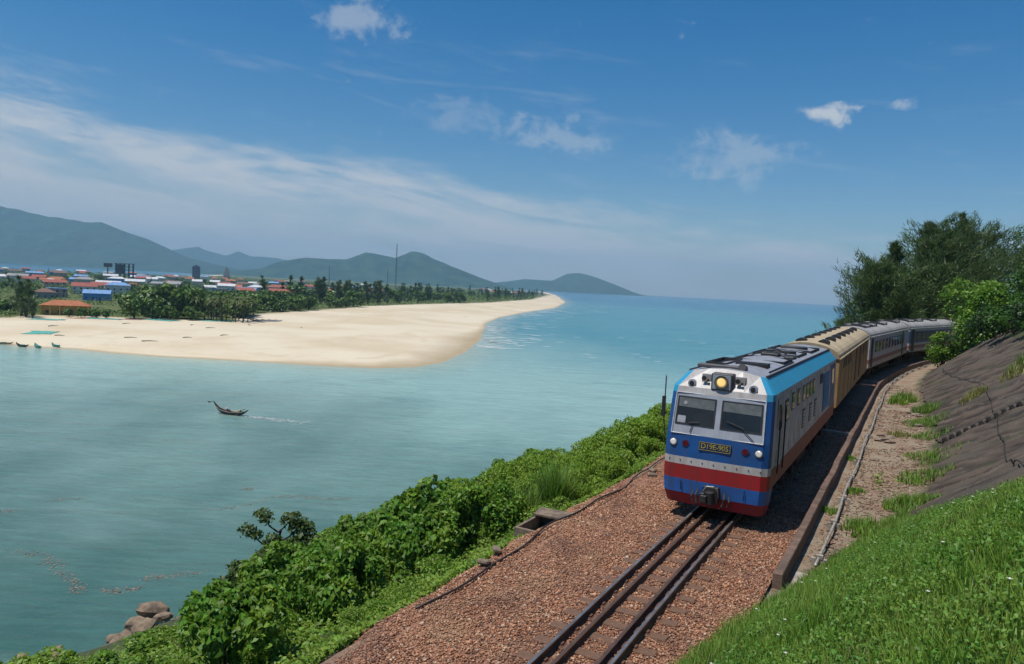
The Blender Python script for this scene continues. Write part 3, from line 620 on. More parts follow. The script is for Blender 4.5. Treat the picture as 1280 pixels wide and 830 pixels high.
def build_loco():
    L = 15.5
    p = TW(0, 0.0)
    lo = thing('diesel_locomotive', 'blue white and red diesel locomotive with lit headlamp heading the train', 'locomotive', tuple(p), -TH(7.5))
    zr = [0.24, 0.55, 0.92, 1.30, 1.50, 2.10, 3.16, 3.32]
    hw = [1.26, 1.33, 1.36, 1.365, 1.365, 1.36, 1.325, 1.315]
    sb = [0.16, 0.02, 0.0, 0.0, 0.0, 0.05, 0.25, 0.31]
    fx = [-1, -0.965, -0.86, -0.43, 0, 0.43, 0.86, 0.965, 1]
    fe = [0.30, 0.13, 0.04, 0.02, 0, 0.02, 0.04, 0.13, 0.30]
    def fp(f, z, out=0.0):
        """point on the nose at fraction f of the half width and height z, pushed out"""
        h = np.interp(z, zr, hw); s = np.interp(z, zr, sb); return Vector((f * h, s + np.interp(f, fx, fe) - out, z))
    b = MB(); mats = [M_red2, M_blue2, M_red, M_white, M_blue, M_silver, M_cap, M_rust, M_side, M_cyan]
    nf = len(fx)
    for r in range(len(zr) - 1):
        lo_, hi_ = zr[r], zr[r + 1]
        for c in range(nf - 1):
            q = [fp(fx[c], lo_), fp(fx[c + 1], lo_), fp(fx[c + 1], hi_), fp(fx[c], hi_)]
            inner = abs(fx[c] + fx[c + 1]) / 2 < 0.86
            mi = [0, 1, 2, 3, 4, 5 if inner else 4, 6 if inner else 9][r]
            b.add(q, [(0, 1, 2, 3)], mi)
        for s in (-1, 1):
            a0, a1 = fp(s, lo_), fp(s, hi_)
            if r < 2: y1 = 0.75
            else: y1 = L
            q = [a0, Vector((a0.x, y1, lo_)), Vector((a1.x, y1, hi_)), a1]
            b.add(q, [(0, 1, 2, 3)], [0, 1, 7, 7, 8, 8, 8][r])
    # cap between the windscreens and the roof, roof shoulders and roof
    top = [(-1.0, .86, 3.70), (-.95, .80, 3.715), (-.86, .76, 3.73), (-.43, .72, 3.81), (0, .70, 3.84), (.43, .72, 3.81), (.86, .76, 3.73), (.95, .80, 3.715), (1.0, .86, 3.70)]
    bot = [fp(f, 3.32) for f in fx]
    for c in range(nf - 1):
        inner = abs(fx[c] + fx[c + 1]) / 2 < 0.90
        b.add([bot[c], bot[c + 1], top[c + 1], top[c]], [(0, 1, 2, 3)], 6 if inner else 9)
    for s, k in ((-1, 0), (1, nf - 1)):
        b.add([bot[k], (bot[k].x, L, 3.32), (top[k][0], L, 3.70), top[k]], [(0, 1, 2, 3)], 9)
    body = b.build('body', mats, lo)
    rf = MB()
    for c in range(nf - 1):
        a, d = top[c], top[c + 1]; rf.add([a, d, (d[0], L, d[2]), (a[0], L, a[2])], [(0, 1, 2, 3)])
    roof = rf.build('roof', M_roof, lo)
    # back wall, floor
    MB().prism([(-1.34, .92), (1.34, .92), (1.34, 2.1), (1.30, 3.32), (1.0, 3.69), (0, 3.83), (-1.0, 3.69), (-1.30, 3.32), (-1.34, 2.1)], 'y', L - .05, L).build('rear_wall', mat('rear_brown', (0.13, 0.075, 0.045), rough=.8), lo)
    MB().box(-1.3, 1.3, .7, L - .06, .86, .94).build('floor', M_under, lo)
    # dark seam strips and black edging along the roof shoulders
    for s in (-1, 1): MB().box(s * 1.0 - .03, s * 1.0 + .03, .9, L, 3.685, 3.735).build('roof_rail', M_blk, lo)
    # windscreens: frame, glass, blind, wiper
    for s in (-1, 1):
        f0, f1 = (-.80, -.075) if s < 0 else (.075, .80)
        z0, z1 = 2.36, 3.05
        def ring(g, o_): return [fp(f0 - g, z0 - g, o_), fp(f1 + g, z0 - g, o_), fp(f1 + g, z1 + g, o_), fp(f0 - g, z1 + g, o_)]
        A, Bq = ring(.022, .014), ring(-.010, .014); C = ring(-.012, -.05)
        wf = MB(); wf.add(A + Bq + C, [(i, (i + 1) % 4, 4 + (i + 1) % 4, 4 + i) for i in range(4)] + [(4 + i, 4 + (i + 1) % 4, 8 + (i + 1) % 4, 8 + i) for i in range(4)])
        ws = wf.build('windscreen', M_blk, lo)
        MB().add(ring(0, .006), [(0, 1, 2, 3)]).build('glass', M_glass, ws)
        zb = 2.80
        MB().add([fp(f0, zb, .010), fp(f1, zb - .02, .010), fp(f1, z1, .010), fp(f0, z1, .010)], [(0, 1, 2, 3)]).build('sun_blind', M_blind, ws)
        if s < 0:
            MB().add([fp(f0 + .02, 2.38, .011), fp(f0 + .18, 2.38, .011), fp(f0 + .18, 2.56, .011), fp(f0 + .02, 2.56, .011)], [(0, 1, 2, 3)]).build('paper_notice', mat('paper_grey', (.40, .42, .45)), ws)
            MB().tube([fp(f0 + .14, 2.90, .01), fp(f0 + .14, 2.90, .025)], .05, 10).build('round_fan', mat('fan_white', (.6, .6, .6)), ws)
        wp = MB().tube([fp(f0 + .30, 2.16, .03), fp(f0 + .34, 2.42, .035)] if s < 0 else [fp(f0 + .62, 2.14, .03), fp(f0 + .36, 2.46, .035)], .011, 6)
        wp.tube([fp(f0 + .26, 2.40, .035), fp(f0 + .46, 2.44, .035)] if s < 0 else [fp(f0 + .10, 2.56, .035), fp(f0 + .42, 2.43, .035)], .014, 6); wp.build('wiper', M_blk, ws)
    # frame lip round the silver panel
    fr = MB(); pts = [fp(-.86, 2.10, .012), fp(.86, 2.10, .012), fp(.86, 3.16, .012), fp(-.86, 3.16, .012)]
    for i in range(4): fr.tube([pts[i], pts[(i + 1) % 4]], .016, 6)
    fr.build('panel_lip', mat('lip_white', (.6, .6, .62)), lo)
    # headlamp box over the windscreens
    def cp(f, t_, out=0.0):
        """point on the sloping cap"""
        a = fp(f, 3.32); h = np.interp(f, [-1, 0, 1], [3.70, 3.84, 3.70]); c = Vector((f * 1.1, .72, h)); q = a.lerp(c, t_); return q + Vector((0, -.72, .69)) * out
    c0 = cp(0, .38)
    hb = MB().box(-.27, .27, -.16, .30, -.22, .22).build('headlamp', M_grey, lo, bevel=.02, loc=(c0.x, c0.y - .02, c0.z + .01))
    hl = MB(); hl.box(-.23, .23, -.17, -.162, -.185, .185); hl.build('lamp_frame', M_silver, hb)
    MB().tube([(0, -.172, 0), (0, -.215, 0)], [.18, .175], 20, cap=False).build('bezel', M_chrome, hb)
    MB().tube([(0, -.174, 0), (0, -.20, 0)], [.165, .15], 20).build('reflector', mat('reflector_amber', (.42, .33, .16), rough=.3), hb)
    MB().tube([(.0, -.201, .0), (.0, -.208, .0)], [.11, .07], 16).build('lens', M_lamp, hb)
    for s in (-1, 1):
        q = cp(s * .36, .52); MB().box(-.12, .12, -.08, .12, -.12, .12).build('horn_box', M_cap, lo, loc=tuple(q))
        hn = MB(); hn.tube([(q.x - .04, q.y - .12, q.z + .02), (q.x - .04, q.y - .19, q.z + .02)], [.045, .065], 12); hn.tube([(q.x + .06, q.y - .12, q.z - .04), (q.x + .06, q.y - .18, q.z - .04)], .035, 10); hn.build('horn', M_blk, lo)
        q = cp(s * .62, .22); lm = MB().tube([(q.x, q.y + .05, q.z), (q.x, q.y - .08, q.z)], .105, 16).build('marker_lamp', M_silver, lo)
        MB().tube([(q.x, q.y - .082, q.z), (q.x, q.y - .095, q.z)], .06, 14).build('lens', M_blk, lm)
        # lower lamps
        q = fp(s * .80, 1.86, .0); lm = MB().tube([(q.x, q.y + .05, q.z), (q.x, q.y - .03, q.z)], .095, 18).build('lower_lamp', M_chrome, lo)
        MB().tube([(q.x, q.y - .031, q.z), (q.x, q.y - .05, q.z)], [.08, .06], 18).build('lens', M_lampw, lm)
        q = fp(s * .56, 1.86, .0); lm = MB().tube([(q.x, q.y + .05, q.z), (q.x, q.y - .018, q.z)], .105, 18).build('tail_lamp', M_blue, lo)
        MB().tube([(q.x, q.y - .019, q.z), (q.x, q.y - .03, q.z)], .08, 18).build('lens', M_lampr, lm)
    # number
    q = fp(0, 1.86, .012)
    npz = MB().box(-.41, .41, q.y - .012, q.y + .03, 1.75, 1.97).build('number_plate', mat('plate_navy', (.008, .04, .13), rough=.5), lo)
    rim = MB()
    for (x0, x1, z0, z1) in ((-.40, .40, 1.955, 1.965), (-.40, .40, 1.755, 1.765), (-.40, -.39, 1.765, 1.955), (.39, .40, 1.765, 1.955)): rim.box(x0, x1, q.y - .018, q.y - .0125, z0, z1)
    rim.build('plate_rim', M_yel, npz)
    tcu = bpy.data.curves.new('number', 'FONT'); tcu.body = 'D19E-905'; tcu.size = .185; tcu.align_x = 'CENTER'; tcu.align_y = 'CENTER'; tcu.extrude = .003; tcu.space_character = 0.94
    to = bpy.data.objects.new('number', tcu); COL.objects.link(to); bpy.context.view_layer.update()
    me = bpy.data.meshes.new_from_object(to.evaluated_get(bpy.context.evaluated_depsgraph_get())); bpy.data.objects.remove(to)
    me.materials.clear(); me.materials.append(M_yel)
    tm = bpy.data.objects.new('number', me); link(tm, npz); tm.location = (0, q.y - .017, 1.86); tm.rotation_euler = (pi / 2, 0, 0)
    # bolts along the white band
    bl = MB()
    for k in range(9):
        q = fp(-.85 + k * .2125, 1.41); bl.tube([(q.x, q.y + .02, q.z), (q.x, q.y - .012, q.z)], .018, 6)
    bl.build('band_bolts', M_grey, lo)
    # coupler and hoses
    cpl = MB(); cpl.box(-.20, .20, -.12, .12, .44, .86); cpl.box(-.10, .10, -.40, -.12, .54, .76); cpl.tube([(.06, -.42, .50), (.06, -.42, .82)], .12, 10); cpl.box(-.16, -.05, -.56, -.36, .52, .78); cpl.box(-.13, .02, -.62, -.52, .56, .74)
    cc = cpl.build('coupler', M_blk, lo, bevel=.015)
    for s in (-1, 1):
        MB().tube([(s * .34, -.02, .72), (s * .36, -.16, .60), (s * .32, -.20, .42), (s * .26, -.12, .34)], .028, 8).build('air_hose', M_blk, cc)
        MB().tube([(s * .46, -.01, .66), (s * .48, -.13, .55), (s * .44, -.14, .42)], .022, 8).build('air_hose', M_blk, cc)
    MB().tube([(-.10, -.44, .82), (-.02, -.46, .95), (.14, -.42, .96), (.24, -.36, .84), (.24, -.3, .66)], .018, 6).build('uncoupling_lever', M_chrome, cc)
    for s in (-1, 1): MB().tube([fp(s * .60, .88, .03), fp(s * .60, .70, .05), fp(s * .60, .62, .02)], .012, 6).build('step_handle', M_blk, lo)
    # antenna / mirror post on the left corner
    am = MB(); am.tube([(-1.42, .34, 1.95), (-1.47, .30, 2.4), (-1.47, .30, 3.55)], .016, 6); am.box(-1.53, -1.44, .24, .30, 2.45, 3.0); am.build('mirror_post', M_blk, lo)
    # roof fittings
    fit = [(-.72, .30, 1.05, 2.0, .09), (.05, .98, 1.5, 2.0, .05)]
    rz = lambda x: float(np.interp(abs(x), [0, .43, .86, 1.0], [3.84, 3.81, 3.73, 3.70]))
    MB().box(-.85, .32, 0, .28, 0, .10).build('light_bar', M_grey, lo, bevel=.02, loc=(0, 1.02, 3.80))
    MB().box(.36, .95, 0, .55, 0, .03).build('roof_hatch', M_blk, lo, loc=(0, 1.05, 3.755)).rotation_euler = (0, .10, 0)
    MB().tube([(.34, 1.30, 3.84), (.34, 1.02, 3.90)], .10, 10).build('roof_knob', M_grey, lo)
    def frame(name, x0, x1, y0, y1, z, w=.045, h=.06, m=M_blk):
        g = MB(); g.box(x0, x1, y0, y0 + w, z - .06, z + h); g.box(x0, x1, y1 - w, y1, z - .06, z + h); g.box(x0, x0 + w, y0 + w, y1 - w, z - .06, z + h); g.box(x1 - w, x1, y0 + w, y1 - w, z - .06, z + h); return g.build(name, m, lo)
    gr = MB()
    for k in range(9): gr.box(-.15, .62, 2.75 + k * .05, 2.775 + k * .05, 3.76, 3.875)
    gr.box(-.18, .65, 2.70, 2.745, 3.76, 3.88); gr.box(-.18, .65, 3.205, 3.25, 3.76, 3.88); gr.box(-.20, -.15, 2.7, 3.25, 3.76, 3.88); gr.box(.62, .67, 2.7, 3.25, 3.74, 3.88); gr.build('roof_grille', M_blk, lo)
    frame('roof_frame', -.95, -.35, 2.3, 4.4, 3.80); frame('roof_frame', -.7, .8, 4.9, 6.6, 3.79, .03, .04); frame('roof_frame', -.8, .75, 8.2, 10.4, 3.79, .03, .05); frame('roof_frame', -.8, .8, 11.2, 13.8, 3.79, .03, .05)
    for y in (9.3, 12.4): MB().tube([(0, y, 3.78), (0, y, 3.91)], .52, 24).build('fan_shroud', M_grey, lo)
    MB().box(-.28, .3, 6.9, 7.5, 3.78, 3.93).build('exhaust_stack', M_blk, lo, bevel=.03)
    MB().box(.30, .75, 7.2, 7.9, 3.74, 3.84).build('soot_box', M_blk, lo, bevel=.03)
    for x in (-.85, .88): MB().tube([(x, 1.9, rz(x) + .03), (x, 6.3, rz(x) + .03)], .018, 6).build('roof_pipe', M_blk, lo)
    for k in range(6): MB().box(-.99, .99, 2.1 + k * 2.45, 2.13 + k * 2.45, 3.70, 3.71 + .0).build('roof_seam', M_grey, lo)
    for s in (-1, 1): MB().tube([(s * .6, 6.75, 3.80), (s * .2, 7.0, 3.98), (-s * .05, 8.3, 3.98), (-s * .3, 8.6, 3.82)], .022, 6).build('roof_pipe', M_blk, lo)
    # side fittings, both sides
    for s in (1, -1):
        xs = s * 1.362
        def sp(name, y0, y1, z0, z1, m, d=.014, parent=lo):
            xo = lambda z: float(np.interp(z, zr, hw))
            g = MB(); g.add([(s * (xo(z) + e), y, z) for e in (-.02, d) for (y, z) in ((y0, z0), (y1, z0), (y1, z1), (y0, z1))],
                            [(0, 1, 2, 3), (4, 5, 6, 7), (0, 1, 5, 4), (1, 2, 6, 5), (2, 3, 7, 6), (3, 0, 4, 7)])
            return g.build(name, m, parent)
        d = sp('cab_door', .98, 1.62, 1.38, 3.18, M_side); sp('window', 1.10, 1.50, 2.35, 3.0, M_glass, .020, d)
        for y in (.90, 1.70): MB().tube([(xs + s * .06, y, 1.25), (xs + s * .06, y, 2.95)], .022, 6).build('handrail', M_blk, lo)
        sp('door_gap', 1.64, 1.69, 1.38, 3.18, M_blk, .008); sp('door_gap', .91, .96, 1.38, 3.18, M_blk, .008)
        w = sp('cab_window', 2.05, 2.62, 2.42, 3.02, M_grey); sp('glass', 2.10, 2.57, 2.47, 2.97, M_glass, .019, w)
        for y in (2.95, 4.0, 5.05, 8.95, 9.75, 13.2): sp('panel_seam', y, y + .05, 1.50, 3.22, M_grey, .006)
        for y in (3.2, 4.3, 5.4, 6.2, 7.0, 7.8):
            w = sp('side_window', y, y + .5, 2.60, 3.10, M_grey); sp('glass', y + .04, y + .46, 2.64, 3.06, M_glass, .019, w)
        for y in (5.5, 7.1, 8.4):
            g = sp('side_vent', y, y + .55, 1.75, 2.35, M_grey)
            for k in range(5): sp('vent_slat', y + .03, y + .52, 1.80 + k * .105, 1.86 + k * .105, M_side, .024, g)
        w = sp('upper_vent', 9.9, 10.7, 2.75, 3.1, M_blk)
        g = sp('louvre_panel', 10.9, 13.0, 1.60, 3.02, M_blue2)
        for k in range(13): sp('louvre_slat', 10.98, 12.92, 1.66 + k * .104, 1.71 + k * .104, M_cyan, .035, g)
        sp('end_door', 13.5, 15.1, 1.42, 3.2, M_blue); sp('end_window', 13.9, 14.6, 2.4, 3.0, M_glass, .02)
        sp('sill_stripe', .32, L, 1.46, 1.52, M_white, .010)
        st = MB()
        for k in range(3): st.box(min(xs - s * .12, xs + s * .03), max(xs - s * .12, xs + s * .03), 1.05, 1.58, .30 + k * .25, .33 + k * .25)
        st.build('cab_step', M_under, lo)
    # underframe: bogies, fuel tank, boxes
    bogie(lo, 3.9, (2.2, 3.9, 5.6)); bogie(lo, 11.6, (9.9, 11.6, 13.3))
    MB().box(-1.15, 1.15, 6.7, 8.8, .28, .88).build('fuel_tank', M_under, lo, bevel=.08)
    MB().box(-1.2, 1.2, L - .9, L - .2, .4, .86).build('rear_sill', M_under, lo)
    return lo
LOCO = build_loco()

def build_car(u0, L, kind, label):
    a, b_ = TW(u0, 0.0), TW(u0 + L, 0.0)
    hd = math.atan2(b_[0] - a[0], b_[1] - a[1]); slope = math.atan2(b_[2] - a[2], L)
    c = thing({'van': 'luggage_van'}.get(kind, 'passenger_carriage'), label, 'railway carriage', tuple(a), -hd, 'carriages behind the locomotive'); c.rotation_euler = (slope, 0, -hd)
    hwid = 1.38
    if kind == 'van':
        mU = mat('van_yellow', (0.45, 0.28, 0.12), (0.36, 0.21, 0.085), rough=.6, scale=1.2, dirt=.55, dirtc=(0.20, 0.10, 0.045)); mL = mU
        mR = mat('van_roof', (0.50, 0.40, 0.25), (0.40, 0.31, 0.19), rough=.75, scale=.8, dirt=.3, dirtc=(.25, .18, .11))
        bands = [(0.95, 1.35, mU), (1.35, 3.15, mU)]
    else:
        mU = mat('coach_white', (0.52, 0.50, 0.53), (0.44, 0.42, 0.44), rough=.55, scale=1.2, dirt=.4, dirtc=(0.28, 0.22, 0.19))
        mL = mat('coach_maroon', (0.30, 0.115, 0.10), (0.24, 0.10, 0.09), rough=.6, scale=1.5, dirt=.45, dirtc=(.22, .17, .14))
        mBl = mat('coach_blue', (0.05, 0.09, 0.22), (0.04, 0.07, 0.17), rough=.45, scale=1.5, dirt=.35, dirtc=(.15, .14, .14))
        mPk = mat('coach_pale', (0.50, 0.42, 0.40), (0.42, 0.35, 0.33), rough=.6, scale=1.5, dirt=.5, dirtc=(.28, .2, .16))
        mR = mat('coach_roof', (0.36, 0.35, 0.34), (0.29, 0.28, 0.27), rough=.7, scale=.8, dirt=.4, dirtc=(.2, .16, .13))
        bands = [(0.95, 1.25, mPk), (1.25, 1.55, mL), (1.55, 1.75, mU), (1.75, 2.85, mBl if kind == 'coach_blue' else mU), (2.85, 3.15, mU)]
    for (z0, z1, m) in bands:
        MB().box(-hwid, hwid, .25, L - .25, z0, z1).build('side_panel', m, c)
    rp = [(hwid * cos(a_), 3.15 + .62 * sin(a_)) for a_ in np.linspace(0, pi, 15)]; rp = [(1.42, 3.12)] + rp + [(-1.42, 3.12)]
    r = MB().prism(rp, 'y', .2, L - .2).build('roof', mR, c)
    for k in range(14): r2 = MB().prism([(x * 1.003, 3.15 + (z - 3.15) * 1.012) for x, z in rp[1:-1]], 'y', 1.0 + k * (L - 2) / 13, 1.05 + k * (L - 2) / 13).build('roof_seam', mR, c)
    def sp(name, s, y0, y1, z0, z1, m, d=.02, parent=c): return MB().box(min(s * hwid, s * (hwid + d)), max(s * hwid, s * (hwid + d)), y0, y1, z0, z1).build(name, m, parent)
    for s in (1, -1):
        if kind == 'van':
            dbr = mat('van_door_brown', (0.22, 0.085, 0.03), (0.17, 0.07, 0.03), rough=.6, dirt=.4)
            for y in (9.6, 12.4): sp('sliding_door', s, y, y + 1.1, 1.25, 3.05, dbr); sp('door_gap', s, y - .1, y, 1.2, 3.08, M_blk, .012)
            for y in (2.4, 3.6, 4.8, 6.0): w = sp('side_window', s, y, y + .5, 2.55, 3.0, M_blk, .012)
            for y in (15, 17): sp('side_window', s, y, y + .6, 2.4, 3.0, M_blk, .012)
            for k in range(9): sp('panel_rib', s, 1.2 + k * 2.1, 1.26 + k * 2.1, 1.0, 3.1, mU, .02)
        else:
            for y in (.9, L - 3.9 if kind == 'coach' else L - 1.9): sp('end_door', s, y, y + .85, 1.0, 3.0, M_blk, .015)
            n = 8; y = 2.6
            while y < L - 3.2:
                w = sp('window', s, y, y + .95, 1.95, 2.75, M_grey, .02); sp('glass', s, y + .06, y + .89, 2.01, 2.69, M_glass, .026, w); y += 1.55
    if kind == 'van':
        for k in range(7):
            for x in (-.42, .55): o = MB().tube([(x, 1.6 + k * 2.6 - .35, 3.70), (x, 1.6 + k * 2.6 + .35, 3.70)], [.16, .16], 10).build('roof_vent', M_blk, c); o.scale = (1.5, 1, 1); o.location = (-x * .5, 0, .02)
    else:
        for k, y in enumerate((1.8, 4.6, 9.5, L - 3.5)):
            MB().box(-.75, .75, y, y + 1.9, 3.62, 3.84).build('roof_unit', mR, c, bevel=.05)
            f = MB(); f.box(-.8, .8, y - .08, y - .03, 3.6, 3.86); f.box(-.8, .8, y + 1.93, y + 1.98, 3.6, 3.86); f.box(-.3, .35, y + .5, y + 1.4, 3.845, 3.87); f.build('unit_trim', M_blk, c)
    MB().box(-1.25, 1.25, .25, L - .25, .80, .95).build('sole_bar', M_under, c)
    MB().box(-1.0, 1.0, 7.5, 12.0, .35, .8).build('equipment_box', M_under, c, bevel=.04)
    bogie(c, 2.6, (1.6, 3.6)); bogie(c, L - 2.6, (L - 3.6, L - 1.6))
    for y0, y1 in ((-.28, .25), (L - .25, L + .02)): MB().box(-.55, .55, y0, y1, 1.0, 3.0).build('gangway', M_blk, c, bevel=.05)
build_car(16.15, 20.2, 'van', 'dusty yellow van coupled directly behind the blue locomotive')
build_car(36.9, 20.2, 'coach', 'white passenger carriage with maroon stripe coupled behind the yellow van')
build_car(57.6, 20.2, 'coach_blue', 'passenger carriage with blue window band half hidden by the bushy tree')

# ---------------------------------------------------------------- foliage generators
def unit(a): return a / (np.linalg.norm(a, axis=-1, keepdims=True) + 1e-9)
def leaf_quads(C, N, length, width, rng, droop=0.25):
    """one bent diamond per leaf: C centres, N rough normals"""
    n = len(C); r = rng.normal(size=(n, 3)); D = unit(r - (r * N).sum(1, keepdims=True) * N); B = np.cross(N, D)
    l = length * rng.uniform(.65, 1.25, (n, 1)); w = width * rng.uniform(.7, 1.2, (n, 1))
    b = C - D * l * .5; tip = C + D * l * .5 - np.array([0, 0, 1.0]) * l * droop * rng.uniform(0, 1.2, (n, 1))
    fold = N * w * .25; p = C - D * l * .05
    V = np.stack([b, p + B * w * .5 + fold, tip, p - B * w * .5 + fold], 1).reshape(-1, 3)
    return V, np.arange(n * 4).reshape(-1, 4)
def lump_points(lumps, n, rng, inner=.55, up=.75):
    L = np.array(lumps, float); wgt = (L[:, 3] * L[:, 4] * L[:, 5]) ** (2 / 3.); k = rng.choice(len(L), n, p=wgt / wgt.sum())
    d = unit(rng.normal(size=(n, 3))); flip = rng.random(n) < .55; d[:, 2] = np.where(flip, np.abs(d[:, 2]), d[:, 2])
    r = inner + (1 - inner) * rng.random((n, 1)) ** .45
    r = r * (1 + .16 * np.sin(d[:, :1] * 5 + k[:, None]) * np.cos(d[:, 1:2] * 6 + k[:, None] * 2))
    C = L[k, :3] + d * L[k, 3:6] * r
    N = unit(d * .8 + np.array([0, 0, up * .8]) + rng.normal(size=(n, 3)) * .75)
    return C, N
def lumps_for(rx, ry, h, n, rng, z0=.12, size=.45):
    out = []
    for i in range(n):
        a = rng.uniform(0, 2 * pi); r = sqrt(rng.random()) * .68; t = rng.random()
        z = h * (z0 + (1 - z0) * (.25 + .55 * t) * (1 - .35 * r * r))
        s = size * rng.uniform(.6, 1.15) * (1 - .25 * t)
        out.append((rx * r * cos(a), ry * r * sin(a), z, rx * s, ry * s, h * s * .62))
    return out
LEAF = {}
def leafmat(name, c1, c2, transl=.28, island=.35, rough=.5): return mat(name, c1, c2, rough=rough, scale=.9, island=island, transl=transl, spec=.35, contrast=(.4, .6))
L_big = leafmat('leaf_broad', (0.092, 0.205, 0.017), (0.155, 0.265, 0.028))
L_mid = leafmat('leaf_bush', (0.165, 0.285, 0.022), (0.225, 0.33, 0.038))
L_vine = leafmat('leaf_vine', (0.125, 0.235, 0.021), (0.18, 0.285, 0.036))
L_dark = leafmat('leaf_dark', (0.022, 0.062, 0.016), (0.042, 0.088, 0.022), transl=.15)
L_tree = leafmat('leaf_tree', (0.034, 0.105, 0.014), (0.070, 0.160, 0.022), transl=.22)
L_cas = leafmat('needle_casuarina', (0.065, 0.115, 0.036), (0.10, 0.15, 0.044), transl=.28, island=.5)
L_grass = leafmat('grass_blade', (0.125, 0.245, 0.028), (0.185, 0.295, 0.045), transl=.33, island=.4)
L_dry = leafmat('grass_dry', (0.26, 0.25, 0.08), (0.20, 0.22, 0.06), transl=.25)
L_reed = leafmat('reed_blade', (0.12, 0.23, 0.030), (0.16, 0.26, 0.05), transl=.3)
L_far = leafmat('leaf_far', (0.070, 0.145, 0.022), (0.110, 0.185, 0.030), transl=.12, island=.5)
L_farc = leafmat('needle_far', (0.062, 0.112, 0.032), (0.085, 0.140, 0.038), transl=.08, island=.5)
L_farl = leafmat('leaf_far_bright', (0.075, 0.155, 0.020), (0.11, 0.19, 0.032), transl=.15, island=.5)
M_bark = mat('bark', (0.10, 0.072, 0.048), (0.055, 0.042, 0.03), rough=.95, scale=7, bump=.5)

def stems(h, n, rng, spread, r=.03):
    b = MB()
    for i in range(n):
        a = rng.uniform(0, 2 * pi); s = spread * rng.uniform(.3, 1)
        b.tube([(0.05 * cos(a), .05 * sin(a), -.25), (s * .4 * cos(a), s * .4 * sin(a), h * .45), (s * cos(a), s * sin(a), h * rng.uniform(.7, .95))], [r, r * .7, r * .3], 5)
    return b
def make_shrub(name, label, cat, group, rx, h, nl, leafl, leafw, m, seed, nlump=12, nst=6, inner=.5, size=.45, droop=.3):
    rng = np.random.default_rng(seed)
    o = thing(name, label, cat, group=group)
    lp = lumps_for(rx, rx * .92, h, nlump, rng, .05, size)
    C, N = lump_points(lp, nl, rng, inner)
    C[:, 2] = np.abs(C[:, 2] - .02) + .0
    V, F = leaf_quads(C, N, leafl, leafw, rng, droop); npmesh('foliage', V, F, m, o)
    stems(h * .8, nst, rng, rx * .6).build('stem', M_bark, o)
    return o

def blades(P, hgt, rng, wid=.012, lean=.45):
    """curved three-vertex-pair grass blades rooted at P"""
    n = len(P); a = rng.uniform(0, 2 * pi, n); d = np.stack([np.cos(a), np.sin(a), np.zeros(n)], 1); s = np.stack([-np.sin(a), np.cos(a), np.zeros(n)], 1)
    h = (hgt * rng.uniform(.5, 1.25, n))[:, None]; ln = lean * rng.uniform(.1, 1.2, n)[:, None] * h; w = wid * rng.uniform(.7, 1.4, n)[:, None]
    z = np.array([0, 0, 1.0])
    V = np.stack([P - s * w, P + s * w, P + d * ln * .35 + z * h * .55 + s * w * .75, P + d * ln * .35 + z * h * .55 - s * w * .75, P + d * ln + z * h * .93], 1)
    b = np.arange(n)[:, None] * 5
    F = np.concatenate([b + np.array([[0, 1, 2]]), b + np.array([[0, 2, 3]]), b + np.array([[3, 2, 4]])])
    return V.reshape(-1, 3), F

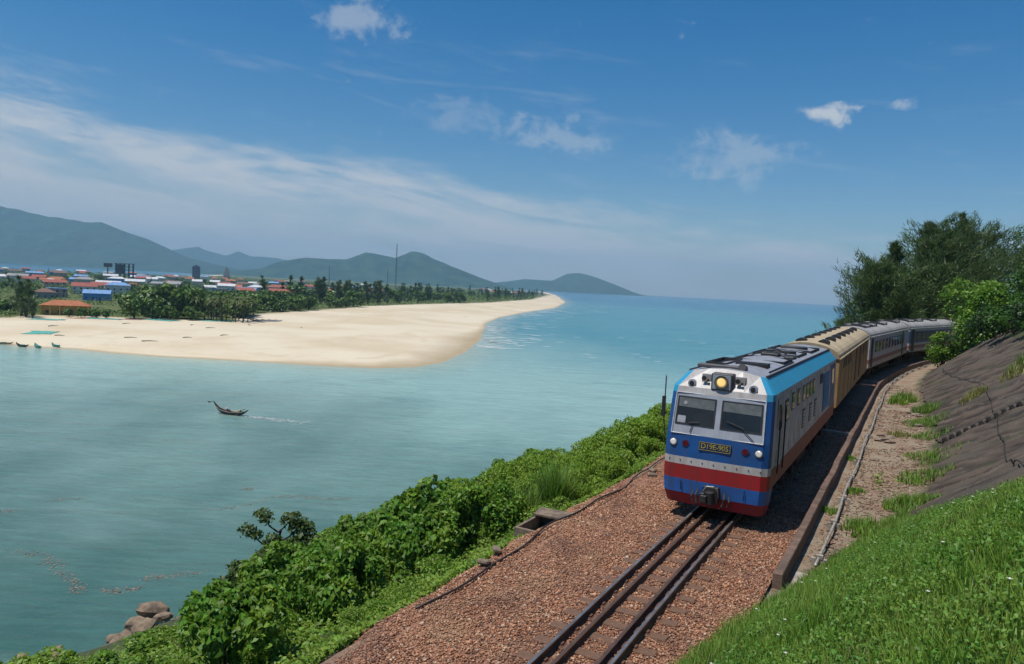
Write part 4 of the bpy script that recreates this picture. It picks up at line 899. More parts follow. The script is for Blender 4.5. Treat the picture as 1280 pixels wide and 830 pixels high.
# ---------------------------------------------------------------- planting of the sea-side bank
def build_bank_plants():
    P = {}
    P['big'] = [make_shrub('broad_leaf_shrub', 'dense broad leaved green shrub on the bank by the ballast', 'shrub', 'broad leaved shrubs on the sea bank', 1.4, 2.5, 3000, .175, .105, L_big, 100 + i, 20, inner=.7, size=.34, droop=.55) for i in range(3)]
    P['mid'] = [make_shrub('light_green_bush', 'light green fine leaved bush on the bank above the water', 'bush', 'light green bushes on the sea bank', 1.35, 2.0, 4600, .11, .055, L_mid, 120 + i, 20, inner=.6, size=.34, droop=.5) for i in range(3)]
    P['vine'] = [make_shrub('creeper_mound', 'low mound of green creeper on the bank', 'creeper', 'creeper mounds on the sea bank', 1.5, 1.0, 3200, .11, .075, L_vine, 140 + i, 14, nst=3) for i in range(2)]
    used = {}
    # height limit of the planting along the bank, seen as a bearing from the viewpoint over the water
    LIMX = [-100, 0, 165, 235, 270, 320, 390, 440, 510, 600, 700, 780, 830, 900]; LIMY = [850, 832, 828, 790, 745, 705, 676, 660, 612, 574, 550, 519, 500, 480]
    def view(p):
        d_ = Vector(p) - cam.location; k = d_.dot(fwd); return 640 + 906.5 * d_.dot(rt) / k, 415 - 906.5 * d_.dot(up) / k
    def put(kind, u, v, sc, dz=0.0, label=None, sz=None):
        pw = TW(u, v, float(ground_z(u, v)) + {'big': 2.0, 'mid': 1.65, 'vine': .85}[kind] * (sz or sc)); vx, vy = view(pw)
        ex_ = np.interp(vx, LIMX, LIMY) - vy
        if ex_ > 26: return
        if ex_ > 8: sc *= .72; sz = sz * .72 if sz else None
        k = random.randrange(len(P[kind])); src = P[kind][k]
        o = src if not used.get((kind, k)) else copy_tree(src); used[(kind, k)] = 1
        p = TW(u, v, float(ground_z(u, v)) - .08 + dz); o.location = tuple(p); o.rotation_euler = (random.uniform(-.12, .12), random.uniform(-.12, .12), random.uniform(0, 6.28)); o.scale = (sc, sc, sz or sc)
        return o
    rnd = random.Random(5)
    # upper edge row and the belt below it
    u = -13.0
    while u < 46:
        v = -4.9
        while v > -12.5:
            if rnd.random() < .93:
                uu, vv = u + rnd.uniform(-.5, .5), v + rnd.uniform(-.5, .5)
                nearhole = abs(uu + 1.8) < 1.9 and vv > -5.9
                if not nearhole:
                    if uu < 0.6: kind = 'big' if (vv < -5.3 and rnd.random() < .8) else 'vine'
                    elif uu < 3.5: kind = rnd.choice(['big', 'mid', 'vine'])
                    else: kind = 'mid' if rnd.random() < .75 else 'vine'
                    sc = rnd.choice([.6, .75, .9, 1.0, 1.1, 1.3])
                    if vv > -5.6: sc *= .62 if kind != 'vine' else .75
                    if uu < -7 and kind == 'big': sc *= .85
                    put(kind, uu, vv, sc)
            v -= 1.65 if u < 20 else 2.2
        u += 1.65 if u < 20 else 2.4
    # lower bank down to the water, where it shows
    u = -14.0
    while u < 20:
        v = -14.0
        while v > -38.5:
            if rnd.random() < .9: put(rnd.choice(['big', 'mid', 'vine', 'big']), u + rnd.uniform(-.8, .8), v + rnd.uniform(-.8, .8), rnd.uniform(1.1, 1.55), sz=rnd.uniform(.85, 1.15))
            v -= 2.7
        u += 2.6
    for (u, v, sc, k_) in ((0.2, -15.6, 1.25, 'big'), (1.2, -16.6, 1.2, 'mid'), (0.0, -17.2, 1.1, 'big'), (1.6, -15.4, 1.15, 'big'), (-.6, -16.2, 1.0, 'mid')):
        src = P[k_][0]; o = copy_tree(src); o.location = tuple(TW(u, v, float(ground_z(u, v)) - .08)); o.scale = (sc, sc, sc * 1.1); o.rotation_euler.z = u * 3
        o['label'] = 'shrub crowding round the foot of the thin crooked tree'; o['group'] = 'shrubs round the crooked tree'
        for ch in o.children:
            if ch.name.startswith('foliage'): ch.data = ch.data.copy(); ch.data.materials[0] = leafmat('leaf_olive_dark', (.052, .098, .022), (.085, .13, .03))
    # reeds by the drain
    rng = np.random.default_rng(9)
    for (u, v, h, n, lab) in ((1.0, -4.9, 1.6, 420, 'tall clump of pale green reeds above the drain chamber'), (2.0, -5.3, 1.5, 340, 'pale green reed clump among the bushes beside the drain'), (.2, -5.6, 1.3, 300, 'shorter reed clump between the reeds and the broad leaved shrubs')):
        o = thing('reed_clump', lab, 'reeds', tuple(TW(u, v, float(ground_z(u, v)) - .05)))
        a = rng.uniform(0, 2 * pi, n); r = .38 * np.sqrt(rng.random(n)); V, F = blades(np.stack([r * np.cos(a), r * np.sin(a), np.zeros(n)], 1), h, rng, .016, .5); tag(npmesh('blades', V, F, L_reed, o), kind='stuff')
    # the thin crooked tree standing clear of the shrubs
    rng = np.random.default_rng(77); base = TW(0.6, -16.2, float(ground_z(0.6, -16.2)) - .1)
    o = thing('crooked_tree', 'thin crooked small tree with sparse leaves standing above the bank shrubs', 'tree', tuple(base))
    b = MB(); tips = []
    b.tube([(0, 0, 0), (.1, .05, 1.3), (-.05, .1, 2.4), (.15, .1, 3.3)], [.10, .08, .06, .04], 7)
    for (a, z, l, up_) in ((2.9, 2.5, 1.2, .55), (.2, 2.8, .95, .75), (1.6, 2.2, .8, .5), (3.5, 1.5, 1.0, .3), (5.3, 1.8, .9, .35), (.5, 3.2, .6, .9), (2.6, 3.2, .7, .8)):
        e = (l * cos(a), l * sin(a) * .6, z + l * up_); b.tube([(.05, .05, z), (e[0] * .5, e[1] * .5, z + l * up_ * .35), e], [.04, .03, .012], 5); tips.append(e)
    b.build('trunk', mat('dark_bark', (.035, .028, .022), rough=.9), o)
    lp = [(x, y, z, .40, .34, .26) for x, y, z in tips] + [(x * .7, y * .7, z - .15, .3, .3, .2) for x, y, z in tips] + [(0, 0, .9, .8, .7, .6), (.2, 0, 1.5, .5, .5, .4)]
    C, N = lump_points(lp, 2100, rng, .2); V, F = leaf_quads(C, N, .17, .10, rng); npmesh('crown', V, F, leafmat('leaf_olive', (.06, .105, .022), (.09, .13, .03)), o)
    # ground cover over the whole bank
    n = 150000; u = RNG.uniform(-16, 30, n); v = -3.75 - 37 * RNG.random(n) ** 1.9; e = -3.75 + .5 * fnoise(u * .9, u * 0, 71)
    ok = (v < e) & ~((np.abs(u + 1.75) < .75) & (v > -4.25)) & ~((v < -33) & (RNG.random(n) < .8)) & ~((v < -26) & (fnoise(u * .5, v * .5, 74) > .1)); u, v = u[ok], v[ok]; n = len(u)
    hh = RNG.random(n) ** 1.5 * (.16 + .3 * np.clip((-4.4 - v) / 2, 0, 1)) * (1 + .6 * fnoise(u * .8, v * .8, 72))
    C = TW(u, v, ground_z(u, v) + .02 + hh); N = unit(RNG.normal(size=(n, 3)) * .5 + np.array([0, 0, 1.0]))
    V, F = leaf_quads(C, N, .10, .062, RNG); tag(npmesh('ground_cover', V, F, L_vine), 'low green creepers and leaves covering the sea bank', 'ground cover', kind='stuff')
build_bank_plants()

# ---------------------------------------------------------------- shore rocks
def rock(name, loc, s, seed, m, sq=(1, .8, .6)):
    rng = np.random.default_rng(seed); import bmesh
    bm = bmesh.new(); bmesh.ops.create_icosphere(bm, subdivisions=2, radius=1.0)
    dirs = unit(rng.normal(size=(7, 3))); offs = rng.uniform(.62, .95, 7)
    for vv in bm.verts:
        p = np.array(vv.co)
        for d, o_ in zip(dirs, offs):
            k = p @ d
            if k > o_: p = p - d * (k - o_) * .85
        p *= 1 + .085 * rng.normal()
        vv.co = Vector(p * np.array(sq) * s)
    me = bpy.data.meshes.new(name); bm.to_mesh(me); bm.free(); me.materials.append(m)
    o = bpy.data.objects.new(name, me); o.location = loc; o.rotation_euler = (rng.uniform(-.3, .3), rng.uniform(-.3, .3), rng.uniform(0, 6.28)); return link(o)
m_rk = mat('shore_rock', (0.27, 0.195, 0.125), (0.14, 0.10, 0.07), rough=.9, scale=1.6, bump=.9, bscale=5)
for i, (x, y, z, s, lab) in enumerate(((-24.9, 50.9, -18.9, 1.05, 'flat topped brown boulder on the shore under the shrubs'), (-25.2, 49.4, -19.3, .85, 'brown boulder at the water below the flat topped boulder'), (-24.2, 48.4, -19.0, .9, 'rounded pale boulder at the foot of the bank'),
        (-26.0, 48.2, -19.7, .7, 'dark wet boulder at the waterline'), (-25.0, 46.9, -19.4, .95, 'tan boulder beside the dark wet boulder'), (-23.6, 49.8, -18.8, .6, 'small boulder wedged behind the flat topped boulder'),
        (-25.9, 45.6, -19.7, .6, 'small tan rock at the water edge'), (-24.0, 46.4, -19.2, .7, 'tan rock on bare ground under the bank'), (-28.6, 45.0, -19.7, .9, 'long dark rock lying in the shallows'), (-29.8, 44.6, -19.8, .8, 'dark slab of rock at the end of the shallows'))):
    tag(rock('shore_rock', (x, y, z), s, 300 + i, m_rk, (1.15, .85, .62) if i < 8 else (1.6, .6, .35)), lab, 'rock', 'rocks along the near shore')
m_bare = mat('bare_sand', (0.33, 0.255, 0.165), (0.24, 0.18, 0.11), rough=.95, scale=3, bump=.4)

# ---------------------------------------------------------------- hill side: grass bank, paved slope, tufts
def gz(u, v): return ground_z(u, v)
def build_hillside():
    # paved slope with eroded streaks and a climbing row of raised step blocks
    us = np.arange(-9, 60, .13); vs = np.arange(0, 12.5, .075)
    U, Q = np.meshgrid(us, vs, indexing='ij'); Vv = v0(U) - .15 + Q
    a = U * .66 + Vv * .75; c = -U * .75 + Vv * .66
    st = fnoise(a * 3.2, c * .85, 81, 5); st2 = fnoise(a * 8.0, c * 2.2, 82, 3)
    Z = gz(U, Vv) + .06 + .12 * st + .05 * st2 + .09 * fnoise(U * .9, Vv * .9, 83)
    nts = [(16.1 - .05 * k, 5.65 + .235 * k) for k in range(13)]
    P = TW(U, Vv, Z)
    keep = (U > -1.2 - 4 * (Vv - 4.5) + 1.2 * fnoise(U * .5, Vv * .5, 84)) & (Vv > v0(U) + .05 + .35 * fnoise(U * .7, Vv * .3, 85)) & (U < 52 + 4 * fnoise(U * .2, Vv * .2, 86)) & (Vv < 9.9 + .5 * fnoise(U * .4, Vv * 0, 87) - np.clip(U - 30, 0, 30) * .04)
    F = grid_faces(len(us), len(vs)); kf = keep.ravel()[F].all(1); F = F[kf]
    m = bpy.data.materials.new('paved_slope'); m.use_nodes = True; t = NT(m.node_tree)
    out = t.n('ShaderNodeOutputMaterial'); b = t.n('ShaderNodeBsdfPrincipled'); b.inputs['Roughness'].default_value = .95; b.inputs['Specular IOR Level'].default_value = .2
    at = t.n('ShaderNodeAttribute', attribute_name='streak'); a2 = t.n('ShaderNodeAttribute', attribute_name='streak2')
    o = t.n('ShaderNodeTexCoord').outputs['Object']; n = t.noise(o, .5, 6); nf = t.noise(o, 12, 5, .7)
    cc = t.mix(t.sstep(at.outputs['Fac'], -.35, .4), (0.045, 0.036, 0.030), (0.115, 0.088, 0.068))
    cc = t.mix(t.math('MULTIPLY', t.sstep(n, .45, .68), .55), cc, (0.085, 0.08, 0.065))
    cc = t.mix(t.math('MULTIPLY', t.sstep(a2.outputs['Fac'], .25, .6), .6), cc, (0.175, 0.14, 0.11))
    cc = t.mix(t.math('MULTIPLY', t.sstep(nf, .55, .72), .4), cc, (0.05, 0.045, 0.038))
    t.link(cc, b.inputs['Base Color']); bp = t.n('ShaderNodeBump'); bp.inputs['Strength'].default_value = .8; bp.inputs['Distance'].default_value = .04; t.link(nf, bp.inputs['Height']); t.link(bp.outputs[0], b.inputs['Normal']); t.link(b.outputs[0], out.inputs[0])
    rv = npmesh('paved_slope', P.reshape(-1, 3), F, m, attr={'streak': st.ravel(), 'streak2': st2.ravel()})
    tag(rv, 'weathered brown paved slope with streaks and a row of step blocks with painted shade', 'retaining slope')
    mstep = mat('step_block_painted_shade', (.035, .031, .027), (.055, .047, .04), rough=.95, scale=6)  # near-black base colour paints in the shade on the sunlit step faces
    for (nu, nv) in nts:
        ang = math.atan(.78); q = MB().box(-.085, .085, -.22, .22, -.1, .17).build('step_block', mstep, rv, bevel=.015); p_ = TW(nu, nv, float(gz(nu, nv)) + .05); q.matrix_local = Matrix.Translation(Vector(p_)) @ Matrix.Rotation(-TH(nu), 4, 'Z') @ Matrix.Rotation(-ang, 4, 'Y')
    # black cable down the slope
    mk = MATS['cable_black']
    pts = [(44, 5.6), (38, 6.0), (32, 6.6), (25, 7.4), (20, 7.35), (15, 7.2), (9, 6.95), (3, 6.6), (-2, 6.3)]
    uu = np.interp(np.linspace(0, 8, 60), range(9), [p[0] for p in pts]); vv = np.interp(np.linspace(0, 8, 60), range(9), [p[1] for p in pts])
    vv = vv + .03 * np.sin(np.arange(60) * .9)
    o = MB().tube([Vector(TW(a_, b_, float(gz(a_, b_)) + .16 + .05 * sin(a_ * 2))) for a_, b_ in zip(uu, vv)], .015, 6).build('slope_cable', mk, smooth=True); tag(o, 'black cable sagging across the paved slope', 'cable')
    # grass on the near bank
    n = 210000; u = -17.6 + 21 * RNG.random(n) ** .85; q = RNG.random(n); v = v0(u) - .25 + (6.2 * q)
    dens = (u < -.2 - 3.6 * (v - 4.6) + 1.6 * fnoise(u * .8, v * .8, 91)) & (v > v0(u) + .25 * fnoise(u * 1.5, v * 0, 92)) & (u < 1.6)
    # keep the camera's own standing place clear
    P = TW(u, v, gz(u, v)); near = (np.hypot(P[:, 0], P[:, 1]) > 1.6) & (P[:, 1] > .5)
    k = dens & near; u, v, P = u[k], v[k], P[k]
    dist = np.hypot(P[:, 0], P[:, 1]); th = np.clip(dist / 9.0, .45, 1.0); thin = RNG.random(len(u)) < np.clip(9.0 / dist, .6, 1) ; P, u, v = P[thin], u[thin], v[thin]
    hh = .24 + .14 * fnoise(u * .7, v * .7, 93)
    V, F = blades(P - np.array([0, 0, .02]), hh, RNG, .0085, .6); k3 = len(F) // 3; dry_ = RNG.random(k3) < np.clip(.06 + .35 * fnoise(u * .6, v * .6, 97), .02, .5); g = npmesh('bank_grass', V, F, [L_grass, L_dry], midx=np.tile(dry_.astype(np.int32), 3)); tag(g, 'bright green grass covering the near hill bank', 'grass', kind='stuff')
    # leafy weeds low on the same bank
    n = 42000; u = RNG.uniform(-17, -2, n); v = v0(u) + .9 + 4.6 * RNG.random(n); P = TW(u, v, gz(u, v)); w = fnoise(u * .55 + 3, v * .55, 95)
    k = (w > -.12) & (np.hypot(P[:, 0], P[:, 1]) > 1.8) & (P[:, 1] > .7) & (u < -.8 - 3.6 * (v - 4.6)); P = P[k]; n = len(P)
    C = P + np.stack([np.zeros(n), np.zeros(n), .05 + .24 * RNG.random(n)], 1); N = unit(RNG.normal(size=(n, 3)) * .55 + np.array([0, 0, 1.0]))
    V, F = leaf_quads(C, N, .05, .030, RNG); tag(npmesh('bank_weeds', V, F, leafmat('leaf_weed', (.085, .205, .026), (.135, .25, .038))), 'small leafy weeds growing through the near bank grass', 'weeds', kind='stuff')
    # small white flowers
    mf = mat('flower_white', (.75, .74, .66), rough=.7)
    for i in range(22):
        u = random.uniform(-12.5, -3); v = float(v0(u)) + random.uniform(.5, 4.2); p = TW(u, v, float(gz(u, v)) + .32)
        if math.hypot(p[0], p[1]) < 4: continue
        if u > -1.6 - 3.6 * (v - 4.6): continue
        o = thing('wild_flower', 'tiny white wild flower on a thin stem in the bank grass', 'flower', tuple(p), random.uniform(0, 6), 'white flowers in the grass')
        b = MB()
        for k in range(5):
            a = 2 * pi * k / 5; b.add([(0, 0, 0), (.014 * cos(a - .5), .014 * sin(a - .5), .008), (.024 * cos(a), .024 * sin(a), .012), (.014 * cos(a + .5), .014 * sin(a + .5), .008)], [(0, 1, 2, 3)])
        b.build('petals', mf, o); MB().tube([(0, 0, -.33), (.01, 0, -.15), (0, 0, 0)], .004, 4).build('stem', L_grass, o)
    # grass tufts on the shelf and the slope
    for i, (u, v, r, h, n, m_, lab) in enumerate((
            (31.0, 3.9, .95, .75, 900, L_grass, 'lush green tuft on the gravel shelf beyond the pipe'), (29.6, 3.6, .7, .5, 500, L_grass, 'smaller green tuft beside the lush tuft on the shelf'), (26.0, 4.9, .9, .6, 700, L_reed, 'pale green tuft at the foot of the paved slope'),
            (22.0, 5.0, 1.3, .42, 760, L_reed, 'pale tuft at the slope foot halfway along the shelf'), (18.4, 5.15, 1.0, .35, 460, L_reed, 'thin tuft at the slope foot under the step block row'), (13.2, 5.2, 1.4, .32, 620, L_grass, 'narrow green tuft where slope and shelf meet'), (9.6, 4.9, 1.1, .4, 600, L_grass, 'green tuft on the shelf edge below the step blocks'),
            (18.5, 3.9, .6, .35, 260, L_dry, 'dry pale tuft in the middle of the gravel shelf'), (8.2, 3.75, .55, .35, 420, L_mid, 'round green weed tuft on the gravel shelf'), (7.0, 2.95, .38, .22, 260, L_grass, 'low green tuft right beside the service pipe'), (4.4, 2.45, .35, .2, 200, L_grass, 'low tuft between kerb beam and pipe'),
            (12.4, 2.42, .3, .2, 260, L_grass, 'thin tuft between beam and pipe near the cross rib'), (23.3, 6.9, .75, .6, 620, L_dry, 'yellowish dry tuft growing out of the paved slope'), (23.4, 8.7, 1.0, .9, 900, L_dry, 'large straw coloured tuft high on the paved slope'), (25.4, 8.9, .8, .8, 600, L_reed, 'green tuft above the straw coloured tuft'),
            (5.6, 4.4, .8, .45, 640, L_grass, 'green tuft at the upper edge of the bank grass'), (2.6, 3.6, .9, .4, 800, L_grass, 'spreading grass tuft at the end of the gravel shelf'), (3.4, 4.6, .8, .45, 640, L_reed, 'pale tuft beside the bank grass'))):
        rng = np.random.default_rng(500 + i); o = thing('grass_tuft', lab, 'grass tuft', tuple(TW(u, v, float(gz(u, v)))), group='grass tufts on the hill side')
        a = rng.uniform(0, 2 * pi, n); rr = r * np.sqrt(rng.random(n)); du = rr * np.cos(a); dv = rr * np.sin(a) * .8
        kp = fnoise((u + du) * 2.3, (v + dv) * 2.3, 98) > -.12; du, dv, rr, a = du[kp], dv[kp], rr[kp], a[kp]; n = len(du)
        Pw = TW(u + du, v + dv, gz(u + du, v + dv)) - np.array(TW(u, v, float(gz(u, v))))
        if m_ is L_mid: C = Pw + np.stack([0 * a, 0 * a, h * rng.random(n)], 1); V, F = leaf_quads(C, unit(rng.normal(size=(n, 3)) * .5 + np.array([0, 0, 1.])), .10, .06, rng)
        else: V, F = blades(Pw, h * (1.1 - .6 * rr / r), rng, .014, .7)
        tag(npmesh('blades', V, F, m_, o), kind='stuff')
    # rubble on the shelf
    n = 9000; u = RNG.uniform(-3, 40, n); v = RNG.uniform(2.4, 5.2, n); k = (v < v0(u) + .2) & (fnoise(u * .7, v * .9, 96) > -.15); u, v = u[k], v[k]; n = len(u)
    base = np.array([(1, 0, -.1), (.2, .95, .1), (-.9, .2, -.1), (-.1, -1, .1), (.1, .05, .6), (0, 0, -.6)]); sz = .02 + .055 * RNG.random(n) ** 4
    Vt = base[None] * (1 + RNG.uniform(-.35, .35, (n, 6, 3))) * sz[:, None, None] + TW(u, v, gz(u, v) + .015)[:, None]
    ft = np.array([(0, 1, 4), (1, 2, 4), (2, 3, 4), (3, 0, 4), (1, 0, 5), (2, 1, 5), (3, 2, 5), (0, 3, 5)]); F = (np.arange(n)[:, None, None] * 6 + ft[None]).reshape(-1, 3)
    tag(npmesh('shelf_rubble', Vt.reshape(-1, 3), F, mat('rubble', (.30, .20, .13), (.20, .13, .09), rough=.9, island=.45)), 'loose brown rubble scattered over the gravel shelf', 'rubble', kind='stuff')
    mst = mat('slab_stone', (.26, .20, .15), (.17, .13, .10), rough=.9, scale=4, bump=.4)
    for i, (u, v, s) in enumerate(((17.0, 3.3, .28), (17.6, 3.55, .22), (16.6, 3.6, .2), (18.2, 3.2, .2), (25.0, 4.5, .24), (25.6, 4.3, .2), (24.6, 4.7, .18), (21.5, 4.7, .26), (12.5, 3.2, .16), (28.0, 3.2, .2))):
        o = rock('loose_stone', tuple(TW(u, v, float(gz(u, v)) + .04)), s, 700 + i, mst, (1.3, .9, .4)); tag(o, 'flat broken stone lying on the gravel shelf', 'stone', 'flat stones on the gravel shelf')
build_hillside()

# ---------------------------------------------------------------- trees behind the train and on the hill
def make_casuarina(label, loc, h, r, seed, nb=46, per=150, nl=.55, lowz=.1, m=None, group='feathery trees behind the carriages', rounded=False):
    rng = np.random.default_rng(seed); o = thing('casuarina_tree', label, 'tree', loc, group=group)
    b = MB(); lean = rng.uniform(-.11, .11, 2) * h
    def axis(t): return np.array([lean[0] * t, lean[1] * t, h * t])
    b.tube([axis(t) for t in (-.03, .3, .6, .97)], [h * .016, h * .012, h * .008, h * .002], 7)
    Cs = []; Ds = []
    for i in range(nb):
        t = lowz + (1 - lowz) * rng.random() ** .85; a = rng.uniform(0, 2 * pi); prof = max(.30, math.sqrt(max(0, 1 - ((t - .5) / .52) ** 2))) if rounded else min(1.0, (1.04 - t) * 1.15) * (0.55 + .45 * min(1, (t - lowz + .08) * 4))
        l = r * prof * rng.uniform(.5, 1.25); el = rng.uniform(.35, 1.15)
        p0 = axis(t); d = np.array([cos(a) * cos(el), sin(a) * cos(el), sin(el)])
        if i < 26: b.tube([p0, p0 + d * l * .6, p0 + d * l], [h * .004, h * .003, h * .001], 4)
        q = rng.random(per) ** .55 * 1.12; off = rng.normal(size=(per, 3)) * (.15 * l + .08) * (1.15 - q[:, None] * .75)
        C = p0 + d * l * q[:, None] + off
        D = unit(d * .9 + rng.normal(size=(per, 3)) * .5 + np.array([0, 0, .35]))
        Cs.append(C); Ds.append(D)
    C = np.concatenate(Cs); D = np.concatenate(Ds); n = len(C)
    s = unit(np.cross(D, rng.normal(size=(n, 3)))); l = nl * rng.uniform(.5, 1.3, (n, 1)); w = nl * .05
    V = np.stack([C - D * l * .3 - s * w, C - D * l * .3 + s * w, C + D * l * .7 - np.array([0, 0, .12]) * l], 1).reshape(-1, 3)
    b.build('trunk', M_bark, o); npmesh('crown', V, np.arange(n * 3).reshape(-1, 3), m or L_cas, o)
    return o
for i, (x, y, zb, h, r, lab) in enumerate((
        (41.8, 84, -2.5, 12.2, 2.2, 'feathery dark tree behind the rear end of the yellow van'), (45.6, 86, -2.0, 15.0, 2.2, 'feathery tree with a thin leaning top behind the first white carriage'), (48.6, 88, -2.0, 15.4, 2.6, 'rounded feathery tree behind the middle of the first white carriage'),
        (51.4, 90, -2.0, 17.2, 2.4, 'spiky casuarina just before the tallest one'), (54.2, 91, -1.5, 19.0, 2.3, 'tallest twin spired casuarina behind the carriages'), (57.0, 93, -1.0, 16.0, 2.8, 'casuarina beside the tallest one toward the hill'), (61.0, 96, 0, 15.0, 3.0, 'casuarina standing next to the hill trees'), (43.6, 81, -2.5, 9.0, 2.0, 'low bushy casuarina just above the carriage roofs'),
        (48.0, 84, -2.0, 11.0, 2.8, 'dense low casuarina between two taller ones'), (53.0, 87, -1.5, 12.0, 3.0, 'dense dark casuarina filling the gap above the last carriage'), (39.6, 83, -3.0, 7.6, 1.6, 'thin casuarina at the seaward end of the row'), (37.8, 82, -3.0, 5.8, 1.4, 'sapling casuarina leaning toward the sea beside the van roof'), (36.2, 81, -3.0, 4.4, 1.1, 'smallest casuarina sapling at the end of the row'), (45.5, 89, -3, 12.0, 2.2, 'casuarina behind the thin leaning one'))):
    make_casuarina(lab, (x, y, zb - 1), h + 1, r * 2.15, 800 + i, nb=135 if h > 8 else 60, per=74 if h > 8 else 60, nl=.95, lowz=.02, rounded=(i not in (1, 4)))

def make_broad_tree(name, label, loc, rx, h, nl, ll, m, seed, trunk_h, group=None, nlump=22, size=.36, z0=.25, dark=None, cat='tree'):
    rng = np.random.default_rng(seed); o = thing(name, label, cat, loc, group=group)
    b = MB(); b.tube([(0, 0, -.6), (.05 * rx, 0, trunk_h * .5), (0, .05 * rx, trunk_h), (0, 0, h * .75)], [h * .03, h * .024, h * .02, h * .006], 8)
    lp = lumps_for(rx, rx * .95, h, nlump, rng, z0, size)
    for (x, y, z, *_r) in lp[:9]: b.tube([(0, 0, trunk_h * .8), (x * .5, y * .5, (z + trunk_h * .8) * .5), (x, y, z)], [h * .012, h * .008, h * .003], 5)
    b.build('trunk', M_bark, o)
    C, N = lump_points(lp, nl, rng, .45, .6); V, F = leaf_quads(C, N, ll, ll * .55, rng); npmesh('crown', V, F, m, o); return o
make_broad_tree('spreading_tree', 'broad bright green tree overhanging the last carriage at the slope top', (40.6, 60.4, .2), 5.2, 9.4, 15000, .30, leafmat('leaf_bright', (.085, .20, .016), (.145, .26, .03)), 901, 2.0, nlump=26, z0=.10)
make_broad_tree('low_bush', 'low light green bush at the foot of the spreading tree', (37.2, 62.4, .2), 1.9, 3.9, 3400, .20, L_big, 905, .5, cat='bush', z0=.05)
make_broad_tree('low_bush', 'dark green bush at the upper edge of the paved slope', (44.0, 57.5, 4.0), 2.2, 3.2, 3000, .22, L_tree, 906, .5, cat='bush', z0=.05)
for i, (u_, v_, r_, h_, lab) in enumerate(((46, 8.6, 2.2, 3.4, 'dark bush at the slope top under the spreading tree'), (40, 9.6, 2.2, 3.2, 'bush on the slope top beside the spreading tree'), (35, 10.4, 2.0, 2.6, 'low bush on the slope top above the cable'), (30.5, 10.8, 1.9, 2.4, 'rounded bush on the slope top above the straw coloured tuft'), (26.5, 11.2, 2.0, 2.6, 'bush at the nearer end of the slope top'), (43, 11.5, 3.0, 4.5, 'tall bush behind the slope top row'), (36, 13.5, 3.2, 5.0, 'large bush behind the slope top row'))):
    make_broad_tree('slope_bush', lab, tuple(TW(u_, v_, float(ground_z(u_, v_)) - .2)), r_, h_, 2600, .22, L_tree if i % 2 else L_dark, 960 + i, .5, group='bushes along the slope top', z0=.02, cat='bush')
for i, (x, y, z, r, h, m_, lab) in enumerate(((72, 104, 6, 5.0, 12.5, L_tree, 'rounded green tree on the hill behind the casuarinas'), (78, 100, 8, 5.5, 13.0, L_tree, 'rounded tree high on the hill at the hilltop edge'), (70, 92, 6, 4.5, 9.0, L_tree, 'light green hill tree behind the spreading tree'), (84, 110, 10, 6, 13, L_dark, 'dark tree crowning the wooded hill'), (64, 84, 4, 4.0, 7.5, L_tree, 'green tree between spreading tree and hill trees'), (77, 88, 8, 5, 8.5, L_tree, 'broad tree on the hillside above the spreading tree'))):
    make_broad_tree('hill_tree', lab, (x, y, z), r, h, 9000, .38, m_, 920 + i, 3.0, group='trees on the wooded hill', z0=.12)
for o_ in [o for o in COL.objects if o.get('group') in ('broad leaved shrubs on the sea bank', 'light green bushes on the sea bank', 'creeper mounds on the sea bank') and o.location.length < .01]:
    for ch_ in list(o_.children): bpy.data.objects.remove(ch_)
    bpy.data.objects.remove(o_)

